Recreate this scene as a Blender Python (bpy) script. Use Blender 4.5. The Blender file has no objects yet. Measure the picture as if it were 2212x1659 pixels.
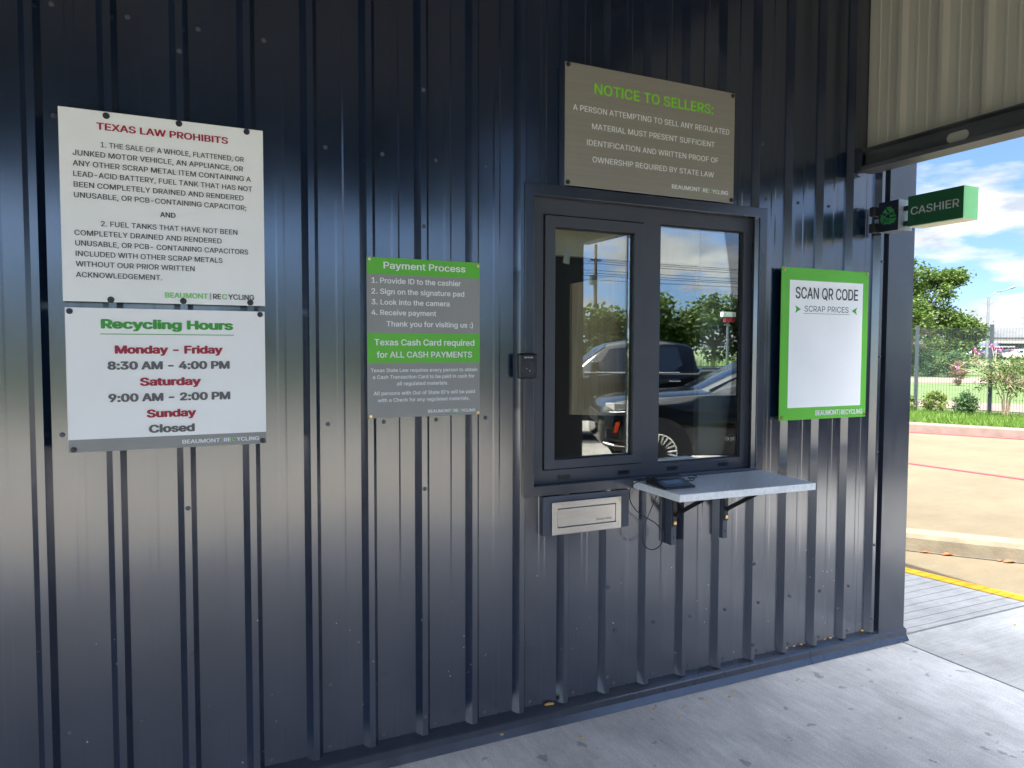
import bpy, math, random
import numpy as np
from mathutils import Vector, Matrix
R = math.radians
S = bpy.context.scene
random.seed(7); rng = np.random.default_rng(11)

# ------------------------------------------------------------------ camera
CAM = np.array([0.41217, -2.74451, 1.62470]); FPX = 1570.8
yaw, pitch, roll = 0.434582, -0.0479855, 0.0026107
_f = np.array([math.sin(yaw)*math.cos(pitch), math.cos(yaw)*math.cos(pitch), math.sin(pitch)])
_r = np.array([math.cos(yaw), -math.sin(yaw), 0.0]); _u = np.cross(_r, _f)
CR = _r*math.cos(roll)+_u*math.sin(roll); CU = -_r*math.sin(roll)+_u*math.cos(roll); CF = _f
cd = bpy.data.cameras.new('camera'); cam = bpy.data.objects.new('camera', cd)
S.collection.objects.link(cam); S.camera = cam
cam.matrix_world = Matrix(((CR[0], CU[0], -CF[0], CAM[0]), (CR[1], CU[1], -CF[1], CAM[1]), (CR[2], CU[2], -CF[2], CAM[2]), (0, 0, 0, 1)))
cd.sensor_width = 36; cd.lens = FPX/2212*36; cd.clip_end = 5000; cd.clip_start = 0.05

def at(px, py, depth):                       # a distance along the view turned into a place (used to survey the far background)
    return CAM + CF*depth + CR*((px-1106)/FPX*depth) - CU*((py-829.5)/FPX*depth)

# ------------------------------------------------------------------ sky, sun, exposure
SUN = Vector((-0.41, -0.34, 1.0)).normalized()
el = math.asin(SUN.z); az = math.atan2(SUN.x, SUN.y)
W = bpy.data.worlds.new("World"); S.world = W; W.use_nodes = True
nt = W.node_tree; N = nt.nodes; Lk = nt.links; N.clear()
out = N.new('ShaderNodeOutputWorld'); bg = N.new('ShaderNodeBackground'); bg.inputs[1].default_value = 0.05
sky = N.new('ShaderNodeTexSky'); sky.sky_type = 'NISHITA'; sky.sun_disc = False
sky.sun_elevation = el; sky.sun_rotation = az; sky.air_density = 0.6; sky.dust_density = 0.05; sky.ozone_density = 4.0; sky.altitude = 1200
tc = N.new('ShaderNodeTexCoord')
sep = N.new('ShaderNodeSeparateXYZ'); Lk.new(tc.outputs['Generated'], sep.inputs[0])
zz = N.new('ShaderNodeMath'); zz.operation = 'ADD'; zz.inputs[1].default_value = 0.30; Lk.new(sep.outputs[2], zz.inputs[0])
zm = N.new('ShaderNodeMath'); zm.operation = 'MAXIMUM'; zm.inputs[1].default_value = 0.05; Lk.new(zz.outputs[0], zm.inputs[0])
dx = N.new('ShaderNodeMath'); dx.operation = 'DIVIDE'; Lk.new(sep.outputs[0], dx.inputs[0]); Lk.new(zm.outputs[0], dx.inputs[1])
dy = N.new('ShaderNodeMath'); dy.operation = 'DIVIDE'; Lk.new(sep.outputs[1], dy.inputs[0]); Lk.new(zm.outputs[0], dy.inputs[1])
cmb = N.new('ShaderNodeCombineXYZ'); Lk.new(dx.outputs[0], cmb.inputs[0]); Lk.new(dy.outputs[0], cmb.inputs[1])
zs = N.new('ShaderNodeMath'); zs.operation = 'MULTIPLY'; zs.inputs[1].default_value = 5.0; Lk.new(sep.outputs[2], zs.inputs[0]); Lk.new(zs.outputs[0], cmb.inputs[2])
def wnoise(scale, detail, off, rough=0.55):
    mp = N.new('ShaderNodeMapping'); mp.inputs[1].default_value = off; Lk.new(cmb.outputs[0], mp.inputs[0])
    n = N.new('ShaderNodeTexNoise'); n.inputs['Scale'].default_value = scale; n.inputs['Detail'].default_value = detail
    n.inputs['Roughness'].default_value = rough; Lk.new(mp.outputs[0], n.inputs['Vector']); return n
CLOUD_FILL = 8.0
CLOUD_OFF = (1.5, 5.1, 0.0)
n1 = wnoise(1.9, 10, CLOUD_OFF, 0.52)
ramp = N.new('ShaderNodeValToRGB'); ramp.color_ramp.elements[0].position = 0.47; ramp.color_ramp.elements[1].position = 0.545
n2 = wnoise(4.2, 8, (CLOUD_OFF[0]+.35, CLOUD_OFF[1]+.2, 0.1), 0.6)
cr = N.new('ShaderNodeValToRGB'); cr.color_ramp.elements[0].position = 0.38; cr.color_ramp.elements[1].position = 0.58
cr.color_ramp.elements[0].color = (1.75, 1.95, 2.3, 1); cr.color_ramp.elements[1].color = (3.0, 3.0, 2.97, 1); Lk.new(n2.outputs[0], cr.inputs[0])
# a clear, deep sky: less glare towards the horizon than the bare sky model gives
hr = N.new('ShaderNodeMapRange'); hr.inputs[1].default_value = 0.0; hr.inputs[2].default_value = .32; hr.inputs[3].default_value = .40; hr.inputs[4].default_value = .86; Lk.new(sep.outputs[2], hr.inputs[0])
hz = N.new('ShaderNodeVectorMath'); hz.operation = 'SCALE'; Lk.new(sky.outputs[0], hz.inputs[0])
nd = N.new('ShaderNodeVectorMath'); nd.operation = 'DOT_PRODUCT'; nd.inputs[1].default_value = SUN; Lk.new(tc.outputs['Generated'], nd.inputs[0])
gl = N.new('ShaderNodeMapRange'); gl.inputs[1].default_value = 0.05; gl.inputs[2].default_value = .50; gl.inputs[3].default_value = 1.0; gl.inputs[4].default_value = 2.1; Lk.new(nd.outputs['Value'], gl.inputs[0])
hm = N.new('ShaderNodeMath'); hm.operation = 'MULTIPLY'; Lk.new(hr.outputs[0], hm.inputs[0]); Lk.new(gl.outputs[0], hm.inputs[1]); Lk.new(hm.outputs[0], hz.inputs['Scale'])
# out-of-view clouds towards the sun, thickened and brightened as added fill for the shade
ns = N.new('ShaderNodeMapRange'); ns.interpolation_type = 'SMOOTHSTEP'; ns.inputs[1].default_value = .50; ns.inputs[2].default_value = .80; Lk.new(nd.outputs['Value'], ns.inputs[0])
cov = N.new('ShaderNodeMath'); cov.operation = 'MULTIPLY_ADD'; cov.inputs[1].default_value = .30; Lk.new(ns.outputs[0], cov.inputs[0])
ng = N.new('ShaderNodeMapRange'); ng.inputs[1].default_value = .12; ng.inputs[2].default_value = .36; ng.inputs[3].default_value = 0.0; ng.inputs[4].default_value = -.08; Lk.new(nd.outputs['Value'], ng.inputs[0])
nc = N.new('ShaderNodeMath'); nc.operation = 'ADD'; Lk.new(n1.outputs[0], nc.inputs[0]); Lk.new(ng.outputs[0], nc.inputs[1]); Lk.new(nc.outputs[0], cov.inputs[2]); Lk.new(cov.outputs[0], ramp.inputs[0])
lit = N.new('ShaderNodeMath'); lit.operation = 'MULTIPLY_ADD'; lit.inputs[1].default_value = CLOUD_FILL; lit.inputs[2].default_value = 1.0; Lk.new(ns.outputs[0], lit.inputs[0])
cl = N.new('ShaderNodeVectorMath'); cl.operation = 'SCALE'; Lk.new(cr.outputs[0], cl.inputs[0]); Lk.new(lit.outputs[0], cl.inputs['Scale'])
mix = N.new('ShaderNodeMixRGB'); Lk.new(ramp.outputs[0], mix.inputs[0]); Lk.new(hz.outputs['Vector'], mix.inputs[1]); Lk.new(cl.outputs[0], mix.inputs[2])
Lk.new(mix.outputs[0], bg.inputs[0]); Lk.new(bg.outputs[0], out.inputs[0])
sd = bpy.data.lights.new('sun', 'SUN'); sd.energy = 2.0; sd.angle = R(0.5); sd.color = (1.0, 0.95, 0.87)
so = bpy.data.objects.new('sun', sd); S.collection.objects.link(so); so.rotation_euler = SUN.to_track_quat('Z', 'Y').to_euler()
vs = S.view_settings; vs.view_transform = 'Standard'; vs.look = 'None'; vs.gamma = 1; vs.use_curve_mapping = False
vs.exposure = 3.05
S.render.engine = 'CYCLES'; S.cycles.use_denoising = True; S.cycles.max_bounces = 10; S.cycles.transparent_max_bounces = 16
S.cycles.diffuse_bounces = 5; S.cycles.glossy_bounces = 5; S.cycles.caustics_reflective = False; S.cycles.caustics_refractive = False
S.cycles.sample_clamp_indirect = 6

# ------------------------------------------------------------------ helpers
COL = S.collection
class MB:
    def __init__(s): s.v = []; s.f = []
    def add(s, vs, fs):
        o = len(s.v); s.v += [tuple(map(float, v)) for v in vs]; s.f += [tuple(i+o for i in f) for f in fs]; return s
    def box(s, x0, x1, y0, y1, z0, z1):
        return s.add([(x0,y0,z0),(x1,y0,z0),(x1,y1,z0),(x0,y1,z0),(x0,y0,z1),(x1,y0,z1),(x1,y1,z1),(x0,y1,z1)],
                     [(0,3,2,1),(4,5,6,7),(0,1,5,4),(1,2,6,5),(2,3,7,6),(3,0,4,7)])
    def prism(s, pts, z0, z1):                # polygon in xy (counter-clockwise), extruded in z
        n = len(pts)
        return s.add([(p[0],p[1],z0) for p in pts]+[(p[0],p[1],z1) for p in pts],
                     [tuple(range(n-1,-1,-1)), tuple(range(n,2*n))]+[(i,(i+1)%n,n+(i+1)%n,n+i) for i in range(n)])
    def cyl(s, a, b, r0, r1=None, n=12, caps=True):
        r1 = r0 if r1 is None else r1
        a = Vector(a); b = Vector(b); d = (b-a).normalized()
        t = Vector((0,0,1)) if abs(d.z) < .9 else Vector((1,0,0)); u = d.cross(t).normalized(); w = d.cross(u)
        vs = []
        for c, r in ((a,r0),(b,r1)):
            for i in range(n):
                q = 2*math.pi*i/n; vs.append(c+u*r*math.cos(q)+w*r*math.sin(q))
        fs = [(i,(i+1)%n,n+(i+1)%n,n+i) for i in range(n)]
        if caps: fs += [tuple(range(n-1,-1,-1)), tuple(range(n,2*n))]
        return s.add(vs, fs)
    def tube(s, pts, r, n=8):
        pts = [Vector(p) for p in pts]; rings = []; rr = r if hasattr(r, '__len__') else [r]*len(pts); u = None
        for i, p in enumerate(pts):
            d = (pts[min(i+1,len(pts)-1)]-pts[max(i-1,0)]).normalized()
            if u is None:
                t = Vector((0,0,1)) if abs(d.z) < .9 else Vector((1,0,0)); u = d.cross(t).normalized()
            u = (u-d*u.dot(d)).normalized(); w = d.cross(u)
            rings.append([p+u*rr[i]*math.cos(2*math.pi*k/n)+w*rr[i]*math.sin(2*math.pi*k/n) for k in range(n)])
        vs = [q for g in rings for q in g]; fs = []
        for i in range(len(pts)-1):
            for k in range(n): fs.append((i*n+k, i*n+(k+1)%n, (i+1)*n+(k+1)%n, (i+1)*n+k))
        fs += [tuple(range(n-1,-1,-1)), tuple(range((len(pts)-1)*n, len(pts)*n))]
        return s.add(vs, fs)
    def loft(s, rings, closed=True, caps=True):
        n = len(rings[0]); vs = [q for g in rings for q in g]; fs = []
        for i in range(len(rings)-1):
            for k in range(n if closed else n-1): fs.append((i*n+k, i*n+(k+1)%n, (i+1)*n+(k+1)%n, (i+1)*n+k))
        if caps: fs += [tuple(range(n-1,-1,-1)), tuple(range((len(rings)-1)*n, len(rings)*n))]
        return s.add(vs, fs)
    def sphere(s, c, rx, ry=None, rz=None, n=10, m=6):
        ry = ry or rx; rz = rz or rx; rings = []
        for j in range(m+1):
            a = -math.pi/2+math.pi*j/m; ca = max(math.cos(a), .02)
            rings.append([(c[0]+rx*ca*math.cos(2*math.pi*k/n), c[1]+ry*ca*math.sin(2*math.pi*k/n), c[2]+rz*math.sin(a)) for k in range(n)])
        return s.loft(rings)
    def mesh(s, name):
        me = bpy.data.meshes.new(name); me.from_pydata(s.v, [], s.f); me.validate(); me.update(); return me

def link(name, me, mat, parent=None, smooth=False, bevel=0.0, seg=2):
    o = bpy.data.objects.new(name, me); COL.objects.link(o)
    if mat is not None: me.materials.append(mat)
    if smooth:
        me.polygons.foreach_set('use_smooth', [True]*len(me.polygons))
        if smooth != 'full':
            try: me.set_sharp_from_angle(angle=R(smooth if smooth is not True else 40))
            except Exception: pass
    if bevel:
        b = o.modifiers.new('bevel', 'BEVEL'); b.width = bevel; b.segments = seg; b.limit_method = 'ANGLE'; b.angle_limit = R(40)
        b.harden_normals = False
    if parent is not None: o.parent = parent
    return o
def obj(name, mb, mat, parent=None, **k): return link(name, mb.mesh(name), mat, parent, **k)
def tag(o, label, cat, group=None, kind=None):
    if label: o['label'] = label
    if cat: o['category'] = cat
    if group: o['group'] = group
    if kind: o['kind'] = kind
    return o
def empty(name, label, cat, group=None):
    o = bpy.data.objects.new(name, None); COL.objects.link(o); o.empty_display_size = .1
    return tag(o, label, cat, group)
def struct(name, mb, mat, **k):
    o = obj(name, mb, mat, **k); o['kind'] = 'structure'; return o

# ------------------------------------------------------------------ materials
def mat(name, col, rough=.5, metal=0., spec=.5, coat=0., var=0., vscale=8., stretch=(1,1,1), bump=0., bscale=60., bstretch=None, col2=None, rvar=0., coat_rough=.05, detail=6):
    m = bpy.data.materials.new(name); m.use_nodes = True
    nt = m.node_tree; b = nt.nodes['Principled BSDF']
    b.inputs['Base Color'].default_value = (*col, 1); b.inputs['Roughness'].default_value = rough; b.inputs['Metallic'].default_value = metal
    b.inputs['Specular IOR Level'].default_value = spec; b.inputs['Coat Weight'].default_value = coat; b.inputs['Coat Roughness'].default_value = coat_rough
    def noise(scale, st, det=6):
        tc = nt.nodes.new('ShaderNodeTexCoord'); mp = nt.nodes.new('ShaderNodeMapping'); mp.inputs['Scale'].default_value = st
        n = nt.nodes.new('ShaderNodeTexNoise'); n.inputs['Scale'].default_value = scale; n.inputs['Detail'].default_value = det
        nt.links.new(tc.outputs['Object'], mp.inputs[0]); nt.links.new(mp.outputs[0], n.inputs['Vector']); return n
    if var or col2:
        n = noise(vscale, stretch, detail); r = nt.nodes.new('ShaderNodeValToRGB')
        r.color_ramp.elements[0].position = .3; r.color_ramp.elements[1].position = .7
        c2 = col2 or tuple(min(1, c*(1+var)) for c in col); c1 = tuple(c*(1-var) for c in col) if not col2 else col
        r.color_ramp.elements[0].color = (*c1, 1); r.color_ramp.elements[1].color = (*c2, 1)
        nt.links.new(n.outputs[0], r.inputs[0]); nt.links.new(r.outputs[0], b.inputs['Base Color'])
    if rvar:
        n = noise(vscale*.7, stretch); mr = nt.nodes.new('ShaderNodeMapRange'); mr.inputs[1].default_value = .3; mr.inputs[2].default_value = .7
        mr.inputs[3].default_value = max(0, rough-rvar); mr.inputs[4].default_value = rough+rvar
        nt.links.new(n.outputs[0], mr.inputs[0]); nt.links.new(mr.outputs[0], b.inputs['Roughness'])
    if bump:
        n = noise(bscale, bstretch or stretch); bp = nt.nodes.new('ShaderNodeBump'); bp.inputs['Strength'].default_value = bump; bp.inputs['Distance'].default_value = .01
        nt.links.new(n.outputs[0], bp.inputs['Height']); nt.links.new(bp.outputs[0], b.inputs['Normal'])
    return m

def wall_metal():
    m = mat('painted_wall_metal', (.012, .016, .026), rough=.2, spec=.5, coat=.0)
    m.node_tree.nodes['Principled BSDF'].inputs['IOR'].default_value = 2.35
    nt = m.node_tree; b = nt.nodes['Principled BSDF']; tc = nt.nodes.new('ShaderNodeTexCoord'); L = nt.links
    # faint dust haze and streaks, paint chips low on the wall
    mp = nt.nodes.new('ShaderNodeMapping'); mp.inputs['Scale'].default_value = (3, 3, 2); L.new(tc.outputs['Object'], mp.inputs[0])
    n = nt.nodes.new('ShaderNodeTexNoise'); n.inputs['Scale'].default_value = 1.0; n.inputs['Detail'].default_value = 7; L.new(mp.outputs[0], n.inputs['Vector'])
    rr = nt.nodes.new('ShaderNodeMapRange'); rr.inputs[1].default_value = .35; rr.inputs[2].default_value = .7; rr.inputs[3].default_value = .16; rr.inputs[4].default_value = .22
    L.new(n.outputs[0], rr.inputs[0]); L.new(rr.outputs[0], b.inputs['Roughness'])
    r = nt.nodes.new('ShaderNodeValToRGB'); r.color_ramp.elements[0].position = .35; r.color_ramp.elements[1].position = .75
    r.color_ramp.elements[0].color = (.003, .0105, .028, 1); r.color_ramp.elements[1].color = (.006, .0145, .036, 1); L.new(n.outputs[0], r.inputs[0])
    v = nt.nodes.new('ShaderNodeTexVoronoi'); v.inputs['Scale'].default_value = 26; L.new(tc.outputs['Object'], v.inputs['Vector'])
    lt = nt.nodes.new('ShaderNodeMath'); lt.operation = 'LESS_THAN'; lt.inputs[1].default_value = .06; L.new(v.outputs['Distance'], lt.inputs[0])
    n3 = nt.nodes.new('ShaderNodeTexNoise'); n3.inputs['Scale'].default_value = 3.2; n3.inputs['Detail'].default_value = 2; L.new(tc.outputs['Object'], n3.inputs['Vector'])
    gt = nt.nodes.new('ShaderNodeMath'); gt.operation = 'GREATER_THAN'; gt.inputs[1].default_value = .54; L.new(n3.outputs[0], gt.inputs[0])
    sp = nt.nodes.new('ShaderNodeSeparateXYZ'); L.new(tc.outputs['Object'], sp.inputs[0])
    zl = nt.nodes.new('ShaderNodeMath'); zl.operation = 'LESS_THAN'; zl.inputs[1].default_value = .66; L.new(sp.outputs[2], zl.inputs[0])
    m1 = nt.nodes.new('ShaderNodeMath'); m1.operation = 'MULTIPLY'; L.new(lt.outputs[0], m1.inputs[0]); L.new(gt.outputs[0], m1.inputs[1])
    m2 = nt.nodes.new('ShaderNodeMath'); m2.operation = 'MULTIPLY'; L.new(m1.outputs[0], m2.inputs[0]); L.new(zl.outputs[0], m2.inputs[1])
    mx = nt.nodes.new('ShaderNodeMixRGB'); L.new(m2.outputs[0], mx.inputs[0]); L.new(r.outputs[0], mx.inputs[1]); mx.inputs[2].default_value = (.55, .56, .55, 1)
    L.new(mx.outputs[0], b.inputs['Base Color'])
    # oil-canning of the sheet
    mp2 = nt.nodes.new('ShaderNodeMapping'); mp2.inputs['Scale'].default_value = (2.6, 1, 1.3); L.new(tc.outputs['Object'], mp2.inputs[0])
    n4 = nt.nodes.new('ShaderNodeTexNoise'); n4.inputs['Scale'].default_value = 1.6; n4.inputs['Detail'].default_value = 1.5; L.new(mp2.outputs[0], n4.inputs['Vector'])
    bp = nt.nodes.new('ShaderNodeBump'); bp.inputs['Strength'].default_value = .06; bp.inputs['Distance'].default_value = .02
    L.new(n4.outputs[0], bp.inputs['Height']); L.new(bp.outputs[0], b.inputs['Normal']); L.new(bp.outputs[0], b.inputs['Coat Normal'])
    return m

def concrete(name, c1, c2, streak=(1,1,1), groove=None, stains=True, spots=.035, blot=.16, streak_amt=.17):
    m = bpy.data.materials.new(name); m.use_nodes = True; nt = m.node_tree; b = nt.nodes['Principled BSDF']; L = nt.links
    b.inputs['Roughness'].default_value = .85; b.inputs['Specular IOR Level'].default_value = .3
    tc = nt.nodes.new('ShaderNodeTexCoord')
    def noise(scale, st, det=8, rough=.6):
        mp = nt.nodes.new('ShaderNodeMapping'); mp.inputs['Scale'].default_value = st; L.new(tc.outputs['Object'], mp.inputs[0])
        n = nt.nodes.new('ShaderNodeTexNoise'); n.inputs['Scale'].default_value = scale; n.inputs['Detail'].default_value = det; n.inputs['Roughness'].default_value = rough
        L.new(mp.outputs[0], n.inputs['Vector']); return n
    n = noise(1.1, (1,1,1), 9, .68); r = nt.nodes.new('ShaderNodeValToRGB'); r.color_ramp.elements[0].position = .3; r.color_ramp.elements[1].position = .68
    r.color_ramp.elements[0].color = (*c1, 1); r.color_ramp.elements[1].color = (*c2, 1); L.new(n.outputs[0], r.inputs[0])
    s = noise(22, streak, 9, .75); sr = nt.nodes.new('ShaderNodeMapRange'); sr.inputs[1].default_value = .3; sr.inputs[2].default_value = .7; sr.inputs[3].default_value = 1-streak_amt; sr.inputs[4].default_value = 1+.8*streak_amt
    L.new(s.outputs[0], sr.inputs[0])
    mu = nt.nodes.new('ShaderNodeMixRGB'); mu.blend_type = 'MULTIPLY'; mu.inputs[0].default_value = 1; L.new(r.outputs[0], mu.inputs[1]); L.new(sr.outputs[0], mu.inputs[2])
    bl = noise(4.2, (1,.7,1), 7, .7); br = nt.nodes.new('ShaderNodeMapRange'); br.inputs[1].default_value = .36; br.inputs[2].default_value = .64; br.inputs[3].default_value = 1-blot; br.inputs[4].default_value = 1+.6*blot
    L.new(bl.outputs[0], br.inputs[0]); mb_ = nt.nodes.new('ShaderNodeMixRGB'); mb_.blend_type = 'MULTIPLY'; mb_.inputs[0].default_value = 1; L.new(mu.outputs[0], mb_.inputs[1]); L.new(br.outputs[0], mb_.inputs[2])
    last = mb_
    g = noise(160, (1,1,1), 4); gr = nt.nodes.new('ShaderNodeMapRange'); gr.inputs[1].default_value = .3; gr.inputs[2].default_value = .7; gr.inputs[3].default_value = .78; gr.inputs[4].default_value = 1.18
    L.new(g.outputs[0], gr.inputs[0]); m3 = nt.nodes.new('ShaderNodeMixRGB'); m3.blend_type = 'MULTIPLY'; m3.inputs[0].default_value = 1
    L.new(last.outputs[0], m3.inputs[1]); L.new(gr.outputs[0], m3.inputs[2]); last = m3
    if stains:                                # gum and oil spots: irregular dark blotches
        w = noise(9, (1,1,1), 4); ad = nt.nodes.new('ShaderNodeVectorMath'); ad.operation = 'MULTIPLY_ADD'; ad.inputs[1].default_value = (.16,.16,.16)
        L.new(w.outputs['Color'], ad.inputs[0]); L.new(tc.outputs['Object'], ad.inputs[2])
        v = nt.nodes.new('ShaderNodeTexVoronoi'); v.inputs['Scale'].default_value = 10.0; v.inputs['Randomness'].default_value = 1; L.new(ad.outputs[0], v.inputs['Vector'])
        sc = nt.nodes.new('ShaderNodeSeparateColor'); L.new(v.outputs['Color'], sc.inputs[0])
        pw = nt.nodes.new('ShaderNodeMath'); pw.operation = 'POWER'; pw.inputs[1].default_value = 3.2; L.new(sc.outputs[0], pw.inputs[0])
        th = nt.nodes.new('ShaderNodeMath'); th.operation = 'MULTIPLY'; th.inputs[1].default_value = spots*6.5; L.new(pw.outputs[0], th.inputs[0])
        df = nt.nodes.new('ShaderNodeMath'); df.operation = 'SUBTRACT'; L.new(v.outputs['Distance'], df.inputs[0]); L.new(th.outputs[0], df.inputs[1])
        mr = nt.nodes.new('ShaderNodeMapRange'); mr.inputs[1].default_value = 0; mr.inputs[2].default_value = .06; mr.inputs[3].default_value = .64; mr.inputs[4].default_value = 1; L.new(df.outputs[0], mr.inputs[0])
        m4 = nt.nodes.new('ShaderNodeMixRGB'); m4.blend_type = 'MULTIPLY'; m4.inputs[0].default_value = 1; L.new(last.outputs[0], m4.inputs[1]); L.new(mr.outputs[0], m4.inputs[2]); last = m4
    hgt = s
    if groove:
        sp = nt.nodes.new('ShaderNodeSeparateXYZ'); L.new(tc.outputs['Object'], sp.inputs[0])
        wob = noise(3, (1,1,1), 3); wa = nt.nodes.new('ShaderNodeMath'); wa.operation = 'MULTIPLY_ADD'; wa.inputs[1].default_value = .03; L.new(wob.outputs[0], wa.inputs[0]); L.new(sp.outputs[1], wa.inputs[2])
        mo = nt.nodes.new('ShaderNodeMath'); mo.operation = 'PINGPONG'; mo.inputs[1].default_value = groove/2; L.new(wa.outputs[0], mo.inputs[0])
        gm = nt.nodes.new('ShaderNodeMapRange'); gm.inputs[1].default_value = .002; gm.inputs[2].default_value = .006; gm.inputs[3].default_value = .5; gm.inputs[4].default_value = 1; L.new(mo.outputs[0], gm.inputs[0])
        m5 = nt.nodes.new('ShaderNodeMixRGB'); m5.blend_type = 'MULTIPLY'; m5.inputs[0].default_value = 1; L.new(last.outputs[0], m5.inputs[1]); L.new(gm.outputs[0], m5.inputs[2]); last = m5
    L.new(last.outputs[0], b.inputs['Base Color'])
    bp = nt.nodes.new('ShaderNodeBump'); bp.inputs['Strength'].default_value = .35; bp.inputs['Distance'].default_value = .006; L.new(hgt.outputs[0], bp.inputs['Height']); L.new(bp.outputs[0], b.inputs['Normal'])
    return m

def glass_mat(name, fac, tint):
    m = bpy.data.materials.new(name); m.use_nodes = True; nt = m.node_tree; nt.nodes.clear(); L = nt.links
    o = nt.nodes.new('ShaderNodeOutputMaterial'); t = nt.nodes.new('ShaderNodeBsdfTransparent'); t.inputs[0].default_value = (*tint, 1)
    g = nt.nodes.new('ShaderNodeBsdfGlossy'); g.inputs['Roughness'].default_value = 0.0; g.inputs[0].default_value = (.97, 1, 1, 1)
    fr = nt.nodes.new('ShaderNodeFresnel'); fr.inputs[0].default_value = 1.5
    ma = nt.nodes.new('ShaderNodeMath'); ma.operation = 'ADD'; ma.use_clamp = True; ma.inputs[1].default_value = fac; L.new(fr.outputs[0], ma.inputs[0])
    mx = nt.nodes.new('ShaderNodeMixShader'); L.new(ma.outputs[0], mx.inputs[0]); L.new(t.outputs[0], mx.inputs[1]); L.new(g.outputs[0], mx.inputs[2]); L.new(mx.outputs[0], o.inputs[0])
    return m

def leaf_mat(name, c1, c2, c3, scale=2.2, trans=.35):
    m = bpy.data.materials.new(name); m.use_nodes = True; nt = m.node_tree; nt.nodes.clear(); L = nt.links
    o = nt.nodes.new('ShaderNodeOutputMaterial'); tc = nt.nodes.new('ShaderNodeTexCoord')
    n = nt.nodes.new('ShaderNodeTexNoise'); n.inputs['Scale'].default_value = scale; n.inputs['Detail'].default_value = 10; n.inputs['Roughness'].default_value = .8; L.new(tc.outputs['Object'], n.inputs['Vector'])
    r = nt.nodes.new('ShaderNodeValToRGB'); e = r.color_ramp.elements; e[0].position = .32; e[0].color = (*c1, 1); e[1].position = .68; e[1].color = (*c3, 1)
    k = e.new(.5); k.color = (*c2, 1); L.new(n.outputs[0], r.inputs[0])
    d = nt.nodes.new('ShaderNodeBsdfPrincipled'); d.inputs['Roughness'].default_value = .55; d.inputs['Specular IOR Level'].default_value = .3; L.new(r.outputs[0], d.inputs['Base Color'])
    t = nt.nodes.new('ShaderNodeBsdfTranslucent'); L.new(r.outputs[0], t.inputs[0])
    mx = nt.nodes.new('ShaderNodeMixShader'); mx.inputs[0].default_value = trans; L.new(d.outputs[0], mx.inputs[1]); L.new(t.outputs[0], mx.inputs[2]); L.new(mx.outputs[0], o.inputs[0])
    return m

M = {}
M['wall'] = wall_metal()
M['trim'] = mat('trim_metal', (.024, .030, .044), rough=.22, spec=.5, var=.12, vscale=5, stretch=(3,3,1), rvar=.05)
M['trim'].node_tree.nodes['Principled BSDF'].inputs['IOR'].default_value = 1.75
M['frame'] = mat('window_frame_paint', (.050, .054, .066), rough=.42, spec=.5, var=.06, vscale=6, bump=.03, bscale=300)
M['gasket'] = mat('rubber_gasket', (.006, .006, .007), rough=.6)
M['glass'] = glass_mat('reflective_glass', .15, (.96, .985, .97))
M['tan'] = mat('tan_fascia_paint', (.43, .405, .34), rough=.45, spec=.4, var=.08, vscale=3, stretch=(1,1,.4))
M['steel_dark'] = mat('weathered_steel_channel', (.085, .085, .09), rough=.5, metal=.35, var=.3, vscale=9, stretch=(1,.5,2))
M['roof'] = mat('canopy_underside', (.026, .020, .014), rough=.7, var=.1, vscale=2)
M['fascia_dark'] = mat('dark_brown_fascia_paint', (.018, .014, .011), rough=.6, var=.1, vscale=3)
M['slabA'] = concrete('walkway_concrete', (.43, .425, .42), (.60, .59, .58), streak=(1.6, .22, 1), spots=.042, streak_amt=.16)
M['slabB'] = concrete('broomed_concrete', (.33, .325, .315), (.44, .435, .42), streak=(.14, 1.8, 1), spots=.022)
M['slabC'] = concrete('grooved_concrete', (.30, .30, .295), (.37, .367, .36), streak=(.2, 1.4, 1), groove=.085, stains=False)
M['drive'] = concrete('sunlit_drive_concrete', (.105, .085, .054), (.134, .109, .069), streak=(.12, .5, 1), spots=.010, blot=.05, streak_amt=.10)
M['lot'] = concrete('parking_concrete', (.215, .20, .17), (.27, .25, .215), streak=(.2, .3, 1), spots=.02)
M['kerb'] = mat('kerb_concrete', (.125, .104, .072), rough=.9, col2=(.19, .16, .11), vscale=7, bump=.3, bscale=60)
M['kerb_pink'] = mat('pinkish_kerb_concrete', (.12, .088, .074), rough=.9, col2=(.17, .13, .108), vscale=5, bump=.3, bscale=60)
M['yellow'] = concrete('yellow_road_paint', (.62, .30, .012), (.74, .38, .02), streak=(.4, 1.2, 1), groove=.085, stains=False)
M['red'] = mat('red_road_paint', (.42, .02, .04), rough=.7, var=.2, vscale=12)
M['whitepaint'] = mat('white_road_paint', (.7, .7, .68), rough=.7, var=.08, vscale=12)
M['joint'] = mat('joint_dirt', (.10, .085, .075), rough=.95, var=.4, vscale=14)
M['grass'] = leaf_mat('lawn_grass', (.05, .11, .012), (.085, .16, .02), (.13, .20, .035), 3.0, .3)
M['lawn'] = mat('mown_lawn', (.050, .088, .02), rough=.9, col2=(.085, .125, .035), vscale=1.2, bump=.5, bscale=40)
M['earth'] = mat('far_ground', (.10, .13, .05), rough=.95, var=.2, vscale=.05)
M['path'] = mat('pinkish_path_concrete', (.15, .115, .09), rough=.9, var=.08, vscale=2)
M['mulch'] = mat('mulch', (.12, .07, .035), rough=.95, var=.4, vscale=30, bump=.6, bscale=60)
M['sign_white'] = mat('sign_white_plastic', (.88, .87, .84), rough=.35, spec=.4, var=.02, vscale=5)
M['sign_grey'] = mat('sign_grey_print', (.27, .265, .25), rough=.4, spec=.4, var=.06, vscale=7)
M['sign_green'] = mat('sign_green_print', (.115, .46, .035), rough=.38, spec=.4, var=.04, vscale=5)
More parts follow.
